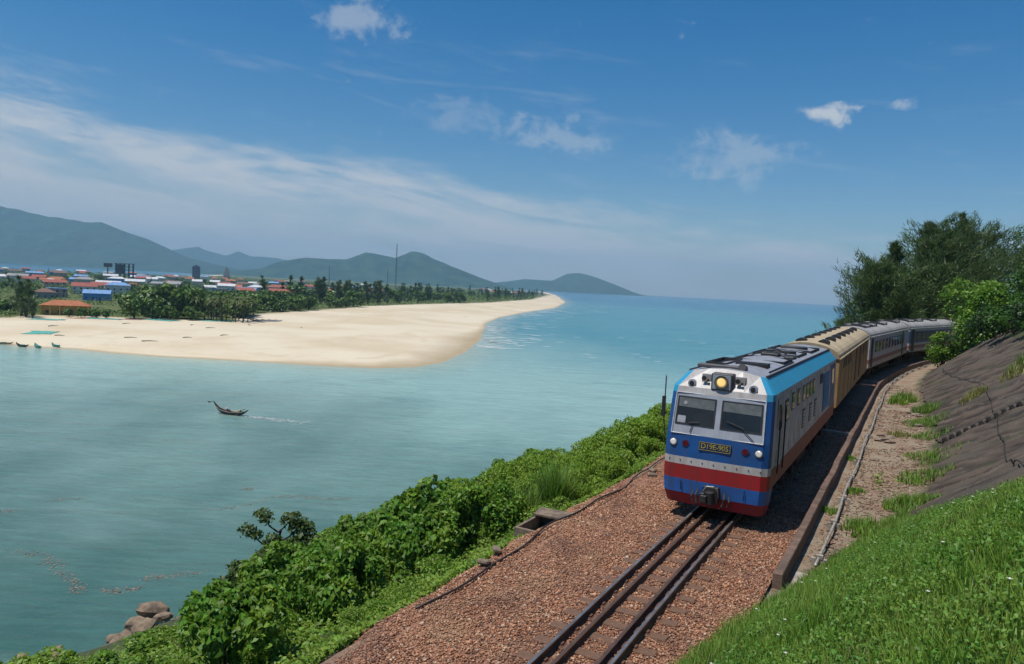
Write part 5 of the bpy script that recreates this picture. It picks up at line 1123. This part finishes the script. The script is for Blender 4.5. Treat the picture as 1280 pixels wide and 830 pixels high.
# ---------------------------------------------------------------- the village on the sand spit
VZ = -17.75
def lz(x, y): return float(land_z(np.array([x], float), np.array([y], float))[0])
def cmat(prefix, c, dirt=.3, rough=.85, scale=.5): return mat('%s_%d_%d_%d' % (prefix, int(c[0] * 99), int(c[1] * 99), int(c[2] * 99)), c, tuple(v * .8 for v in c), rough=rough, scale=scale, dirt=dirt, dirtc=tuple(v * .45 for v in c))
M_win = mat('house_window', (.03, .035, .04), rough=.2); M_door = mat('house_door', (.12, .075, .045), rough=.7)
def house(x, y, w, d, h, wc, rc, label, group=None, roof='gable', rz=None, rh=None, cols=0):
    rz = rz if rz is not None else math.atan2(-x, y) * .8 + random.uniform(-.25, .25)
    o = thing('village_house', label, 'house', (x, y, lz(x, y) - .1), rz, group)
    mw, mr = cmat('wall', wc), cmat('roof', rc, .35, .8, .4)
    if cols:
        for k in range(cols): MB().box(-w / 2 + k * w / (cols - 1) - .22, -w / 2 + k * w / (cols - 1) + .22, -d / 2 - .2, -d / 2 + .24, 0, h).build('column', mw, o)
        MB().box(-w / 2, w / 2, -d / 2 + 2.5, d / 2, 0, h).build('wall', mw, o)
    else: MB().box(-w / 2, w / 2, -d / 2, d / 2, 0, h).build('wall', mw, o)
    rh = rh or d * .26; e = .6
    if roof == 'flat': MB().box(-w / 2 - .3, w / 2 + .3, -d / 2 - .3, d / 2 + .3, h, h + .35).build('roof', mr, o)
    elif roof == 'shed': MB().prism([(-d / 2 - 1, h + .02), (d / 2 + .4, h + rh), (d / 2 + .4, h + rh + .15), (-d / 2 - 1, h + .2)], 'x', -w / 2 - .4, w / 2 + .4).build('roof', mr, o)
    elif roof == 'hip':
        b = MB(); a, c = w / 2 + e, d / 2 + e; q = max(.1, w / 2 - d / 2)
        b.add([(-a, -c, h), (a, -c, h), (a, c, h), (-a, c, h), (-q, 0, h + rh), (q, 0, h + rh)], [(0, 1, 5, 4), (1, 2, 5), (2, 3, 4, 5), (3, 0, 4), (0, 3, 2, 1)]); b.build('roof', mr, o)
    else:
        MB().prism([(-d / 2 - e, h - .1), (d / 2 + e, h - .1), (0, h + rh)], 'x', -w / 2 - .4, w / 2 + .4).build('roof', mr, o)
    yw = -d / 2 + (2.5 if cols else 0)
    n = max(2, int(w / 4)); fl = 2 if h > 5.5 else 1
    for f in range(fl):
        for k in range(n):
            xx = -w / 2 + (k + .5) * w / n
            if f == 0 and k == n // 2: MB().box(xx - .5, xx + .5, yw - .06, yw + .03, 0, 2.2).build('door', M_door, o)
            else: MB().box(xx - .6, xx + .6, yw - .06, yw + .03, 1.0 + 3 * f, 2.3 + 3 * f).build('window', M_win, o)
    return o
RED, ORG, BRN, WHT, GRY, BLU = (.36, .10, .07), (.44, .15, .06), (.22, .12, .085), (.66, .66, .66), (.33, .32, .32), (.20, .36, .62)
CRM, PNK, YEL, LBL = (.58, .52, .42), (.48, .33, .36), (.55, .40, .14), (.10, .30, .66)
NEARH = [(-206, 334, 19, 9, 4.6, YEL, ORG, 'long low pavilion with orange tiled roof and yellow columns at the beach', 'hip', 6), (-280, 488, 16, 9, 5.0, LBL, BLU, 'bright blue house with pale blue roof behind the beach', 'gable', 0), (-346, 585, 18, 11, 6.5, WHT, RED, 'two storey house with red roof and white gable behind the blue house', 'gable', 0),
    (-318, 505, 12, 8, 6.2, PNK, BLU, 'pink walled house with flat pale roof beside the blue house', 'flat', 0), (-309, 478, 12, 9, 4.5, GRY, BRN, 'grey house with brown tiled roof near the dark conifers', 'hip', 0), (-431, 681, 18, 10, 6, PNK, RED, 'house with dull red roof behind the pink house', 'gable', 0),
    (-446, 798, 24, 10, 5, CRM, WHT, 'long hall with white metal roof left of the big trees', 'gable', 0), (-340, 620, 16, 9, 4.8, CRM, BRN, 'red brown roofed house next to the big tree clump', 'gable', 0), (-589, 845, 19, 10, 5.5, WHT, ORG, 'white house with orange roof above the dark conifers', 'hip', 0), (-554, 847, 14, 9, 7, GRY, RED, 'tall grey house with red roof behind the conifers', 'gable', 0),
    (-402, 1010, 24, 12, 7, CRM, RED, 'cream house with wide red roof behind the palms', 'hip', 0), (-324, 818, 18, 10, 8, WHT, WHT, 'white roofed shed in front of the wide red roof', 'shed', 0), (-318, 790, 12, 9, 5, GRY, GRY, 'grey walled building just behind the coconut palms', 'flat', 0), (-305, 941, 28, 12, 7.5, CRM, RED, 'long red roofed house above the tree belt', 'hip', 0),
    (-322, 1157, 20, 11, 8, CRM, RED, 'red roofed house beside the long red roofed one', 'gable', 0), (-241, 960, 22, 11, 8, GRY, GRY, 'grey hip roofed villa rising over the tree belt', 'hip', 0), (-210, 1106, 20, 11, 8, WHT, RED, 'white house with red roof beyond the grey villa', 'gable', 0), (-421, 1125, 16, 10, 7, CRM, BRN, 'cream house with brown roof right of the palms', 'gable', 0)]
for (x, y, w, d, h, wc, rc, lab, rk, cols) in NEARH: house(x, y, w, d, h, wc, rc, lab, 'houses of the village', rk, cols=cols)
rh_ = random.Random(21)
FARLAB = {RED: 'far village house with small red roof among treetops', ORG: 'far village house with small orange roof among treetops', WHT: 'far village house with white roof among treetops', BRN: 'far village house with brown roof among treetops', GRY: 'far village house with grey roof among treetops', BLU: 'far village house with pale blue roof among treetops'}
n_ = 0
while n_ < 96:
    y = rh_.uniform(560, 2000); x = rh_.uniform(-.72, -.19) * y
    if n_ >= 80: y = rh_.uniform(1700, 3300); x = y * rh_.uniform(-.05, .018)
    if seg_dist(np.array([x]), np.array([y]), VEGL)[0] < 30: continue
    rc = rh_.choice([RED, RED, ORG, WHT, WHT, BRN, GRY, BLU]) if n_ < 80 else rh_.choice([RED, RED, ORG, WHT])
    house(x, y, rh_.uniform(11, 22), rh_.uniform(8, 11), rh_.choice([4.5, 6.5, 8, 9]), rh_.choice([WHT, CRM, PNK, LBL, GRY]), rc, FARLAB[rc], 'far houses of the village', rh_.choice(['gable', 'hip', 'gable', 'shed'])); n_ += 1

def build_landmarks():
    mg = cmat('block', (.17, .20, .26)); o = thing('tower_block', 'slim grey blue tower block rising over the village', 'building', (-786, 1793, VZ), .4)
    MB().box(-9, 9, -8, 8, 0, 34).build('wall', mg, o); MB().box(-4, 4, -4, 4, 34, 37).build('roof_house', mg, o)
    for f in range(9):
        for k in range(4): MB().box(-7.6 + k * 4.2, -5.2 + k * 4.2, -8.08, -7.9, 2 + f * 3.5, 4 + f * 3.5).build('window', M_win, o)
    mp = cmat('pagoda', (.52, .40, .34)); o = thing('church_tower', 'pinkish stepped tower behind the red roofs', 'building', (-854, 2155, VZ), .4)
    for k, (w, z0, z1) in enumerate(((9, 0, 16), (7.5, 16, 26), (5, 26, 33), (2, 33, 40))): MB().box(-w, w, -w, w, z0, z1).build('tier', mp, o)
    for k in range(3): MB().box(-6 + k * 5, -4 + k * 5, -9.1, -8.9, 5, 11).build('window', M_win, o)
    md = cmat('frame_concrete', (.07, .085, .11)); o = thing('unfinished_building', 'dark open concrete frame of an unfinished building on tall columns', 'building', (-614, 1138, VZ), .35)
    for k in range(5): MB().box(-10 + k * 6, -9 + k * 6, -4, -3, 0, 28).build('column', md, o); MB().box(-10 + k * 6, -9 + k * 6, 4, 5, 0, 28).build('column', md, o)
    for z in (12, 18, 23.5, 28): MB().box(-11, 16, -5, 6, z, z + .8).build('floor_slab', md, o)
    MB().box(-9, 3, -3, 4, 12, 27).build('core_wall', md, o); MB().box(-26, -15, -4, 4, 22, 28).build('water_tank', md, o); MB().box(-21.5, -20, -1, 1, 0, 22).build('tank_post', md, o)
    mm = mat('mast_steel', (.12, .13, .16), rough=.6)
    for (x, y, h, r, lab) in ((-318.9, 1948, 122, 2.0, 'tall lattice radio mast standing over the tree belt'), (-589, 2308, 62, 1.6, 'short lattice mast behind the red roofed houses'), (-501.9, 2870, 74, 2.0, 'faint lattice mast beside the tall radio mast')):
        o = thing('radio_mast', lab, 'mast', (x, y, VZ), 0, 'radio masts')
        for k in range(3):
            a = 2 * pi * k / 3; MB().tube([(r * cos(a), r * sin(a), 0), (r * .35 * cos(a), r * .35 * sin(a), h)], .42, 5).build('leg', mm, o)
        b = MB()
        for q in range(int(h / 5)):
            for k in range(3):
                a, c = 2 * pi * k / 3, 2 * pi * (k + 1) / 3; f0 = 1 - .65 * q * 5 / h; f1 = 1 - .65 * (q + 1) * 5 / h
                b.tube([(r * f0 * cos(a), r * f0 * sin(a), q * 5), (r * f1 * cos(c), r * f1 * sin(c), q * 5 + 5)], .22, 4)
        b.build('bracing', mm, o)
build_landmarks()

# ---------------------------------------------------------------- trees of the village
def far_broad(name, lab, group, m, seed, rx=4.2, h=9.5, nl=900, ll=1.25, z0=.05):
    o = make_broad_tree(name, lab, (0, 0, 0), rx, h, nl, ll, m, seed, h * .3, group, nlump=14, size=.42, z0=z0); return o
def make_palm(seed):
    rng = np.random.default_rng(seed); o = thing('coconut_palm', 'coconut palm with drooping fronds in the beach palm grove', 'palm', group='coconut palms by the beach')
    h = 9.0; MB().tube([(0, 0, -.3), (.3, 0, h * .5), (.2, .2, h)], [.24, .18, .14], 7).build('trunk', M_bark, o)
    V = []; F = []
    for k in range(15):
        a = 2 * pi * k / 15 + rng.uniform(-.2, .2); el = rng.uniform(-.25, .95); L = rng.uniform(3.0, 4.0); d = np.array([cos(a), sin(a), 0]); s_ = np.array([-sin(a), cos(a), 0])
        pts = [np.array([.2, .2, h]) + d * L * t * cos(el * (1 - .3 * t)) + np.array([0, 0, 1]) * (L * sin(el) * t - 1.9 * t * t) for t in np.linspace(0, 1, 7)]
        for q in range(6):
            for sd in (-1, 1):
                w0, w1 = (.62 * (1 - q / 6.5), .62 * (1 - (q + 1) / 6.5)); b0 = len(V)
                V += [pts[q], pts[q + 1], pts[q + 1] + s_ * sd * w1 - np.array([0, 0, .35 * w1]), pts[q] + s_ * sd * w0 * 1.0 - np.array([0, 0, .35 * w0])]; F.append((b0, b0 + 1, b0 + 2, b0 + 3))
    npmesh('crown', np.array(V), np.array(F), leafmat('leaf_palm', (.075, .115, .025), (.13, .16, .045), island=.3), o); return o
def plant_village():
    rnd = random.Random(31); pr = {}
    pr['a'] = [far_broad('beach_tree', 'rounded green tree in the belt behind the beach', 'trees behind the beach', L_far, 1001), far_broad('beach_tree', 'rounded green tree in the belt behind the beach', 'trees behind the beach', L_far, 1002, 4.6, 8.5)]
    pr['l'] = [far_broad('bright_beach_tree', 'brighter green leafy tree in the belt behind the beach', 'trees behind the beach', L_farl, 1003, 4.2, 8.0)]
    pr['c'] = [make_casuarina('upright feathery tree in the casuarina belt along the beach', (0, 0, 0), 11.0, 2.4, 1004 + i, nb=30, per=34, nl=1.5, lowz=.06, m=L_farc, group='casuarinas along the beach') for i in range(2)]
    pr['p'] = [make_palm(1010), make_palm(1011)]
    DEF = {q: pr[q][0]['label'] for q in pr}; used = set()
    def put(k, x, y, sc, label=None, szf=1.0, wide=1.0):
        i = rnd.randrange(len(pr[k])); src = pr[k][i]; o = src if (k, i) not in used else copy_tree(src); used.add((k, i))
        o.location = (x, y, lz(x, y) - .1); o.rotation_euler = (0, 0, rnd.uniform(0, 6.28)); o.scale = (sc * wide, sc * wide, sc * szf)
        o['label'] = label or DEF[k]
    # dark conifers at the far end, low shrubs, the big clump, the palms
    for x, y, s_ in ((-212, 312, 1.35), (-207, 308, 1.5), (-203, 306, 1.25), (-218, 316, 1.2)): put('c', x, y, s_, 'dark bushy conifer in the clump at the beach end', 1.05, 1.5)
    for x, y, s_ in ((-225, 322, .9), (-232, 328, 1.0), (-199, 325, .62), (-193, 324, .66), (-190, 327, .6), (-186, 324, .55), (-182, 325, .62)): put('a', x, y, s_, 'low dark shrub tree in front of the orange pavilion', .9)
    for x, y, s_, l_ in ((-174, 333, 1.5, 'spreading tree at the seaward foot of the big clump'), (-168, 338, 1.35, 'second spreading tree under the big clump'), (-172, 350, 2.2, 'big green tree of the beach clump'), (-163, 352, 2.4, 'tallest big green tree of the beach clump'), (-155, 350, 2.0, 'big green tree beside the palms'), (-178, 362, 2.0, 'big tree at the rear of the clump'), (-160, 338, 1.0, 'low tree in front of the tallest clump tree'), (-152, 342, 1.0, 'low tree between clump and palms'), (-168, 370, 1.9, 'dark tree behind the big clump')): put('a' if s_ > 1.2 else 'l', x, y, s_, l_)
    for k in range(17): put('p', -151 + k * 1.5 + rnd.uniform(-1, 1), 345 + (k % 3) * 5 + rnd.uniform(-2, 3), rnd.uniform(.85, 1.25))
    # belt behind the sand, from the palms to the far point
    belt = [(-134, 362), (-146, 395), (-148, 437), (-140, 512), (-131, 636), (-104, 778), (-42, 1002), (34, 1500), (144, 2970)]
    lens = np.cumsum([0] + [1.0, 1.0, 1.6, 1.9, 1.9, 2.4, 2.2, 1.6]); tot = lens[-1]
    for k in range(205):
        t = rnd.random() * tot; x = np.interp(t, lens, [b[0] for b in belt]); y = np.interp(t, lens, [b[1] for b in belt]); off = rnd.random() ** 1.3
        x -= off * 60 * (1 + y / 1500); y += off * 25
        kind = ('l' if off < .35 and rnd.random() < .5 else 'a') if y < 600 else ('c' if rnd.random() < .72 else 'a')
        put(kind, float(x), float(y), rnd.uniform(.95, 1.5) * (1.05 if y < 600 else 1.4), None, 1.0, 1.35)
    # trees among the houses
    k = 0
    while k < 190:
        y = 420 * (1900 / 420) ** rnd.random() if k < 160 else rnd.uniform(1700, 3200); x = y * (rnd.uniform(-.74, -.14) if k < 160 else rnd.uniform(-.12, .01))
        if seg_dist(np.array([x]), np.array([y]), VEGL)[0] < 18: continue
        if any(abs(x - h_[0]) < 16 and abs(y - h_[1]) < 22 for h_ in NEARH): continue
        if -.68 < x / y < -.48 and y < 470: continue
        put(rnd.choice(['a', 'a', 'c', 'l']), x, y, rnd.uniform(.65, 1.0) if y < 900 else rnd.uniform(.85, 1.25), None, 1.0, 1.3); k += 1
plant_village()
def village_scrub():
    rng = np.random.default_rng(51); n = 90000
    y = 300 * (3300 / 300.) ** rng.random(n); x = y * rng.uniform(-.80, .03, n); sd = seg_dist(x, y, VEGL); k = (sd > 1.0); x, y, sd = x[k], y[k], sd[k]
    d = fnoise(x / 22., y / 34., 53, 4) + .25 * (sd < 40) + .15; clear = np.zeros(len(x), bool)
    for h_ in NEARH: clear |= (np.abs(x - h_[0]) < h_[2] * .55) & (np.abs(y - h_[1]) < h_[3] * .8 + 4)
    k = (d > 0) & ~clear; x, y, d = x[k], y[k], d[k]; n = len(x); h = np.clip(d, 0, .5) * 13.5 * (rng.random(n) ** .6) * np.where(y < 460, np.where((x / y < -.46), .32, .75), 1)
    V, F = leaf_quads(np.stack([x, y, land_z(x, y) + h], 1), unit(rng.normal(size=(n, 3)) * .5 + np.array([0, 0, 1.])), 1.7, 1.1, rng)
    V2 = V.reshape(-1, 4, 3); c = V2.mean(1, keepdims=True); V2 = c + (V2 - c) * (np.clip(y / 700., .75, 2.2))[:, None, None]
    tag(npmesh('village_scrub', V2.reshape(-1, 3), F, L_far), 'green scrub and gardens filling the ground between village houses', 'scrub', kind='stuff')
village_scrub()

# ---------------------------------------------------------------- boats, nets, people, foam, flotsam
def hull(name, L, B, m, parent, up_=.9, sheer=.5, H=.55, up_b=None):
    n = 17; V = []; F = []; k = 7; up_b = up_ * .45 if up_b is None else up_b
    for i in range(n):
        t = i / (n - 1) * 2 - 1; w = B / 2 * (1 - abs(t) ** 2.4) + .03; e = (up_ if t < 0 else up_b) * abs(t) ** 3.2
        for j in range(k):
            a = pi * j / (k - 1); V.append((L / 2 * t, -w * cos(a), e + H - (H * sin(a)) * (1 - .75 * abs(t) ** 3)))
    F = [(i * k + j, i * k + j + 1, (i + 1) * k + j + 1, (i + 1) * k + j) for i in range(n - 1) for j in range(k - 1)]
    b = MB(); b.add(V, F)
    b.add([(v[0], v[1] * .9, v[2] + .0) for v in V], [f[::-1] for f in F])
    return b.build(name, m, parent, smooth=True)
def person(loc, rz, shirt, label, hat=None, sit=True):
    J = {'pel': (0, 0, .12), 'chest': (0, .06, .48), 'neck': (0, .08, .62), 'head': (0, .11, .78), 'sl': (-.19, .06, .56), 'sr': (.19, .06, .56), 'el': (-.25, .16, .32), 'er': (.25, .2, .34), 'hl': (-.17, .38, .28), 'hr': (.2, .42, .36),
         'kl': (-.14, .42, .30), 'kr': (.14, .42, .30), 'fl': (-.14, .48, -.12), 'fr': (.14, .48, -.12)}
    E_ = [('pel', 'chest'), ('chest', 'neck'), ('neck', 'head'), ('chest', 'sl'), ('chest', 'sr'), ('sl', 'el'), ('sr', 'er'), ('el', 'hl'), ('er', 'hr'), ('pel', 'kl'), ('pel', 'kr'), ('kl', 'fl'), ('kr', 'fr')]
    R_ = {'pel': .16, 'chest': .15, 'neck': .06, 'head': .11, 'sl': .07, 'sr': .07, 'el': .05, 'er': .05, 'hl': .04, 'hr': .04, 'kl': .075, 'kr': .075, 'fl': .05, 'fr': .05}
    nm = list(J); me = bpy.data.meshes.new('person'); me.from_pydata([J[q] for q in nm], [(nm.index(a), nm.index(b)) for a, b in E_], [])
    o = bpy.data.objects.new('person', me); link(o); o.modifiers.new('skin', 'SKIN'); sv = me.skin_vertices[0].data if me.skin_vertices else None
    if sv is None:
        import bmesh
        bm = bmesh.new(); bm.from_mesh(me); bm.verts.layers.skin.verify(); bm.to_mesh(me); bm.free(); sv = me.skin_vertices[0].data
    for i, q in enumerate(nm): sv[i].radius = (R_[q], R_[q])
    sv[0].use_root = True; o.modifiers.new('sub', 'SUBSURF').render_levels = 1; me.materials.append(shirt); o.location = loc; o.rotation_euler.z = rz
    tag(o, label, 'person')
    if hat: MB().tube([(0, .11, .84), (0, .11, 1.0)], [.24, .01], 12).build('hat', hat, o)
    return o
def build_boats():
    md = mat('boat_dark', (.022, .026, .035), (.035, .035, .04), rough=.6, scale=2); mw = mat('boat_wood', (.38, .31, .20), (.28, .22, .14), rough=.8, scale=3); mt = mat('boat_teal', (.06, .34, .33), (.05, .28, .28), rough=.6, scale=2); mbl = mat('boat_pale', (.50, .53, .62), rough=.6)
    bx, by = -50.2, 130.2; rz = -.28
    o = thing('motor_sampan', 'slender dark fishing sampan with high upturned prow under way on the bay', 'boat', (bx, by, SEA - .12), rz)
    hull('hull', 7.4, 1.25, md, o, 1.7, .5, .62, .75)
    MB().box(-1.1, 1.9, -.50, .50, .28, .34).build('deck', mw, o); MB().box(.55, 1.75, -.42, .42, .34, .92).build('engine_cover', mw, o, bevel=.06)
    MB().box(.75, 1.4, -.44, .44, .55, .8).build('cover_window', M_blk, o)
    MB().tube([(-3.45, 0, 2.0), (-4.0, 0, 2.15), (-4.7, 0, 2.0)], .04, 6).build('bow_spar', md, o); MB().box(-4.85, -4.45, -.12, .12, 1.92, 2.12).build('bow_lantern', md, o)
    MB().tube([(2.3, 0, .6), (2.6, .1, 1.25), (3.0, .1, 1.35)], .05, 6).build('tiller', md, o); MB().tube([(-1.9, .3, .6), (-1.9, .3, 1.3)], .03, 5).build('thole_post', md, o)
    for s in (-1, 1): MB().tube([(-3.3 * 1, s * .22, 1.55), (-2, s * .48, .86), (0, s * .62, .64), (2.4, s * .5, .78), (3.4, s * .2, 1.15)], .05, 5).build('gunwale', mw, o)
    c, s_ = cos(rz), sin(rz)
    for (lx, ly, col_, lab, hat) in ((-.75, .1, (.42, .06, .10), 'seated person in red shirt and pink hat amidships in the sampan', (.60, .30, .32)), (-.1, -.2, (.06, .07, .10), 'seated person in dark clothes beside the one in red in the sampan', None), (2.15, .0, (.05, .08, .16), 'seated person in dark blue steering at the sampan stern', (.40, .33, .20))):
        person((bx + lx * c - ly * s_, by + lx * s_ + ly * c, SEA + .28), rz + (pi / 2 if lx < 1 else pi / 2), mat('cloth_%d' % int(col_[0] * 100 + lx * 10 + 50), col_), lab, mat('hat_%d' % int(lx * 10 + 50), hat) if hat else None)
    for i, (x, y, r_, m_, L, lab) in enumerate(((-143.0, 218.2, -.75, mt, 6.2, 'teal and white wooden boat drawn up on the sand edge'), (-148.0, 218.6, -.2, md, 4.6, 'small dark boat moored beside the teal boat'), (-156.5, 222.6, .1, mw, 6.0, 'weathered brown boat at the sand edge'), (-139.6, 221.5, -.5, mt, 4.5, 'small teal boat pulled higher on the sand'))):
        o = thing('beached_boat', lab, 'boat', (x, y, max(SEA - .1, lz(x, y) - .1)), r_, 'boats at the beach edge'); hull('hull', L, 1.35, m_, o, .8, .4, .6)
        for k in (-1.2, 0, 1.2): MB().box(k - .12, k + .12, -.52, .52, .42, .48).build('thwart', mw, o)
        MB().box(-.5, .6, -.4, .4, .3, .75).build('net_pile', mat('net_teal', (.05, .36, .30)), o)
    for i in range(6):
        x, y = -128 + i * 1.8, 361 + (i % 2) * 3.5; o = thing('basket_boat', 'pale blue boat in the row drawn up below the trees', 'boat', (x, y, lz(x, y) - .05), .15 * i, 'pale boats drawn up below the trees'); hull('hull', 7.5, 1.5, mbl if i % 3 else md, o, .7, .4, .6); MB().box(-.12, .12, -.6, .6, .42, .5).build('thwart', mw, o)
    # green nets spread out to dry
    for i, (x, y, w, d, nrz, ncol, lab) in enumerate(((-160, 246, 8, 9, .3, (.10, .42, .34), 'bright green net heap beside the beached boats'), (-181, 321, 15, 6, .1, (.08, .36, .32), 'green net spread below the big trees'), (-162, 331, 17, 6, -.1, (.09, .38, .33), 'longest green net spread before the palms'), (-140, 345, 14, 6, .1, (.12, .40, .32), 'green net at the end of the palm grove'), (-194, 300, 14, 7, .1, (.12, .40, .33), 'pale green net near the conifer clump'), (-172, 324, 9, 3, .3, (.42, .20, .15), 'small reddish net beside the green nets'), (-190, 316, 8, 3, .0, (.40, .20, .13), 'small reddish net below the orange pavilion'))):
        n = 14; q = np.linspace(-.5, .5, n); A, B_ = np.meshgrid(q, q, indexing='ij'); wob = 1 + .6 * fnoise(A * 3.3 + i * 7, B_ * 3.3, 61); X = A * w * wob; Yq = B_ * d * wob; ca, sa = cos(nrz), sin(nrz); Xw = x + X * ca - Yq * sa; Yw = y + X * sa + Yq * ca
        Z = land_z(Xw, Yw) + .10 + .22 * np.abs(fnoise(A * 9 + i, B_ * 9, 62)); o = npmesh('fishing_net', np.stack([Xw - x, Yw - y, Z - VZ], -1).reshape(-1, 3), grid_faces(n, n), cmat('net', ncol), smooth=True); o.location = (x, y, VZ)
        sd_ = o.modifiers.new('thick', 'SOLIDIFY'); sd_.thickness = .06; tag(o, lab, 'fishing net', 'nets drying on the sand')
    mdb = mat('driftwood', (.16, .11, .07), rough=.9)
    for i, (x, y, l) in enumerate(((-150, 240, 3.5), (-128, 243, 4), (-118, 236, 5), (-112, 250, 3), (-125, 300, 4), (-104, 262, 3.5), (-170, 268, 4), (-160, 300, 5), (-138, 312, 4), (-96, 330, 4), (-120, 330, 6))):
        a = i * .7; o = MB().tube([(-l / 2, 0, .1), (0, .2, .22), (l / 2, -.1, .12)], [.16, .14, .05], 6).build('driftwood', mdb); o.location = (x, y, lz(x, y)); o.rotation_euler.z = a * .3; tag(o, 'dark piece of driftwood lying on the open sand', 'driftwood', 'driftwood on the sand')
    # foam and flotsam lie on the water
    mf = mat('sea_foam', (.72, .76, .76), rough=.8); rng = np.random.default_rng(44)
    def patches(name, pts, m, kind_label, cat, sx, sy, z=.03):
        V = []; F = []
        for (x, y, k) in pts:
            n = 7; a0 = rng.uniform(0, 6.28); b0 = len(V)
            for j in range(n): a = 2 * pi * j / n; r = rng.uniform(.55, 1.1); V.append((x + k * sx * r * cos(a), y + k * sy * r * sin(a), SEA + z))
            F.append(tuple(range(b0, b0 + n)))
        b = MB(); b.v = V; b.f = F; b.m = [0] * len(F); tag(b.build(name, m), kind_label, cat, kind='stuff')
    pts = []
    for k in range(260):                                            # breakers along the seaward beach
        t = rng.random() ** 1.4; y = 300 + t * 620; x = np.interp(y, [276, 340, 500, 598, 773, 999], [-17, -14.6, -17.3, -10.5, 16, 59]) + rng.gamma(1.6, 9.0) * (.6 + t)
        pts.append((x, y, rng.uniform(.4, 1.5) * (.5 + y / 700)))
    for k in range(90):
        y = rng.uniform(900, 1900); x = y * rng.uniform(.055, .13); pts.append((x, y, rng.uniform(.8, 2.4)))
    for k in range(70):
        y = 1250 + rng.normal() * 40; x = y * rng.uniform(.12, .32); pts.append((x, y + x * .1, rng.uniform(.6, 1.8)))
    for k in range(60): y = rng.uniform(250, 900); x = y * rng.uniform(.05, .40); pts.append((x, y, rng.uniform(.25, .9)))
    patches('surf_foam', pts, mf, 'white breaking wave crests along the seaward beach', 'foam', 3.6, .8)
    pts = []
    for k in range(170):
        t = rng.random() ** .8; l = 3.4 + t * 12; w = .25 + t * .9; lx, ly = l, rng.normal() * w; pts.append((bx + lx * c - ly * s_, by + lx * s_ + ly * c, rng.uniform(.25, .7) * (1 - .5 * t)))
    for k in range(40): t = rng.random(); lx = -2.6 + 6 * t; pts.append((bx + lx * c + .75 * s_, by + lx * s_ - .75 * c, rng.uniform(.15, .3)))
    patches('boat_wake', pts, mf, 'white churned wake trailing behind the sampan', 'wake', .8, .28, .035)
    md_ = mat('flotsam', (.20, .17, .13), (.27, .22, .17), rough=.9, island=.4); pts = []
    for line in ([(-43.5, 62.9), (-40, 62.4), (-37.6, 60.2), (-35.6, 58.2), (-33.6, 56.6), (-32.8, 55.6)], [(-31.5, 56.4), (-30, 56.0), (-28.7, 56.9)], [(-29.5, 58.6), (-27.8, 59.4), (-25.5, 60.4)], [(-32, 76.5), (-28.8, 78.6), (-26.5, 82.6), (-24, 83.5), (-21, 83.0), (-18, 83.3)], [(-52, 73.0), (-50, 73.4)], [(-49.5, 77.6), (-46, 78.4)], [(-31, 85), (-30, 85.3)]):
        for a_, b_ in zip(line[:-1], line[1:]):
            for k in range(60): t = rng.random(); pts.append((a_[0] + (b_[0] - a_[0]) * t + rng.normal() * .35, a_[1] + (b_[1] - a_[1]) * t + rng.normal() * .35, rng.uniform(.03, .13)))
    for k in range(110): pts.append((rng.uniform(-52, -16), rng.uniform(56, 92), rng.uniform(.03, .09)))
    patches('flotsam', pts, md_, 'pinkish brown flotsam drifting in lines on the near water', 'flotsam', 1.0, .8, .03)
build_boats()
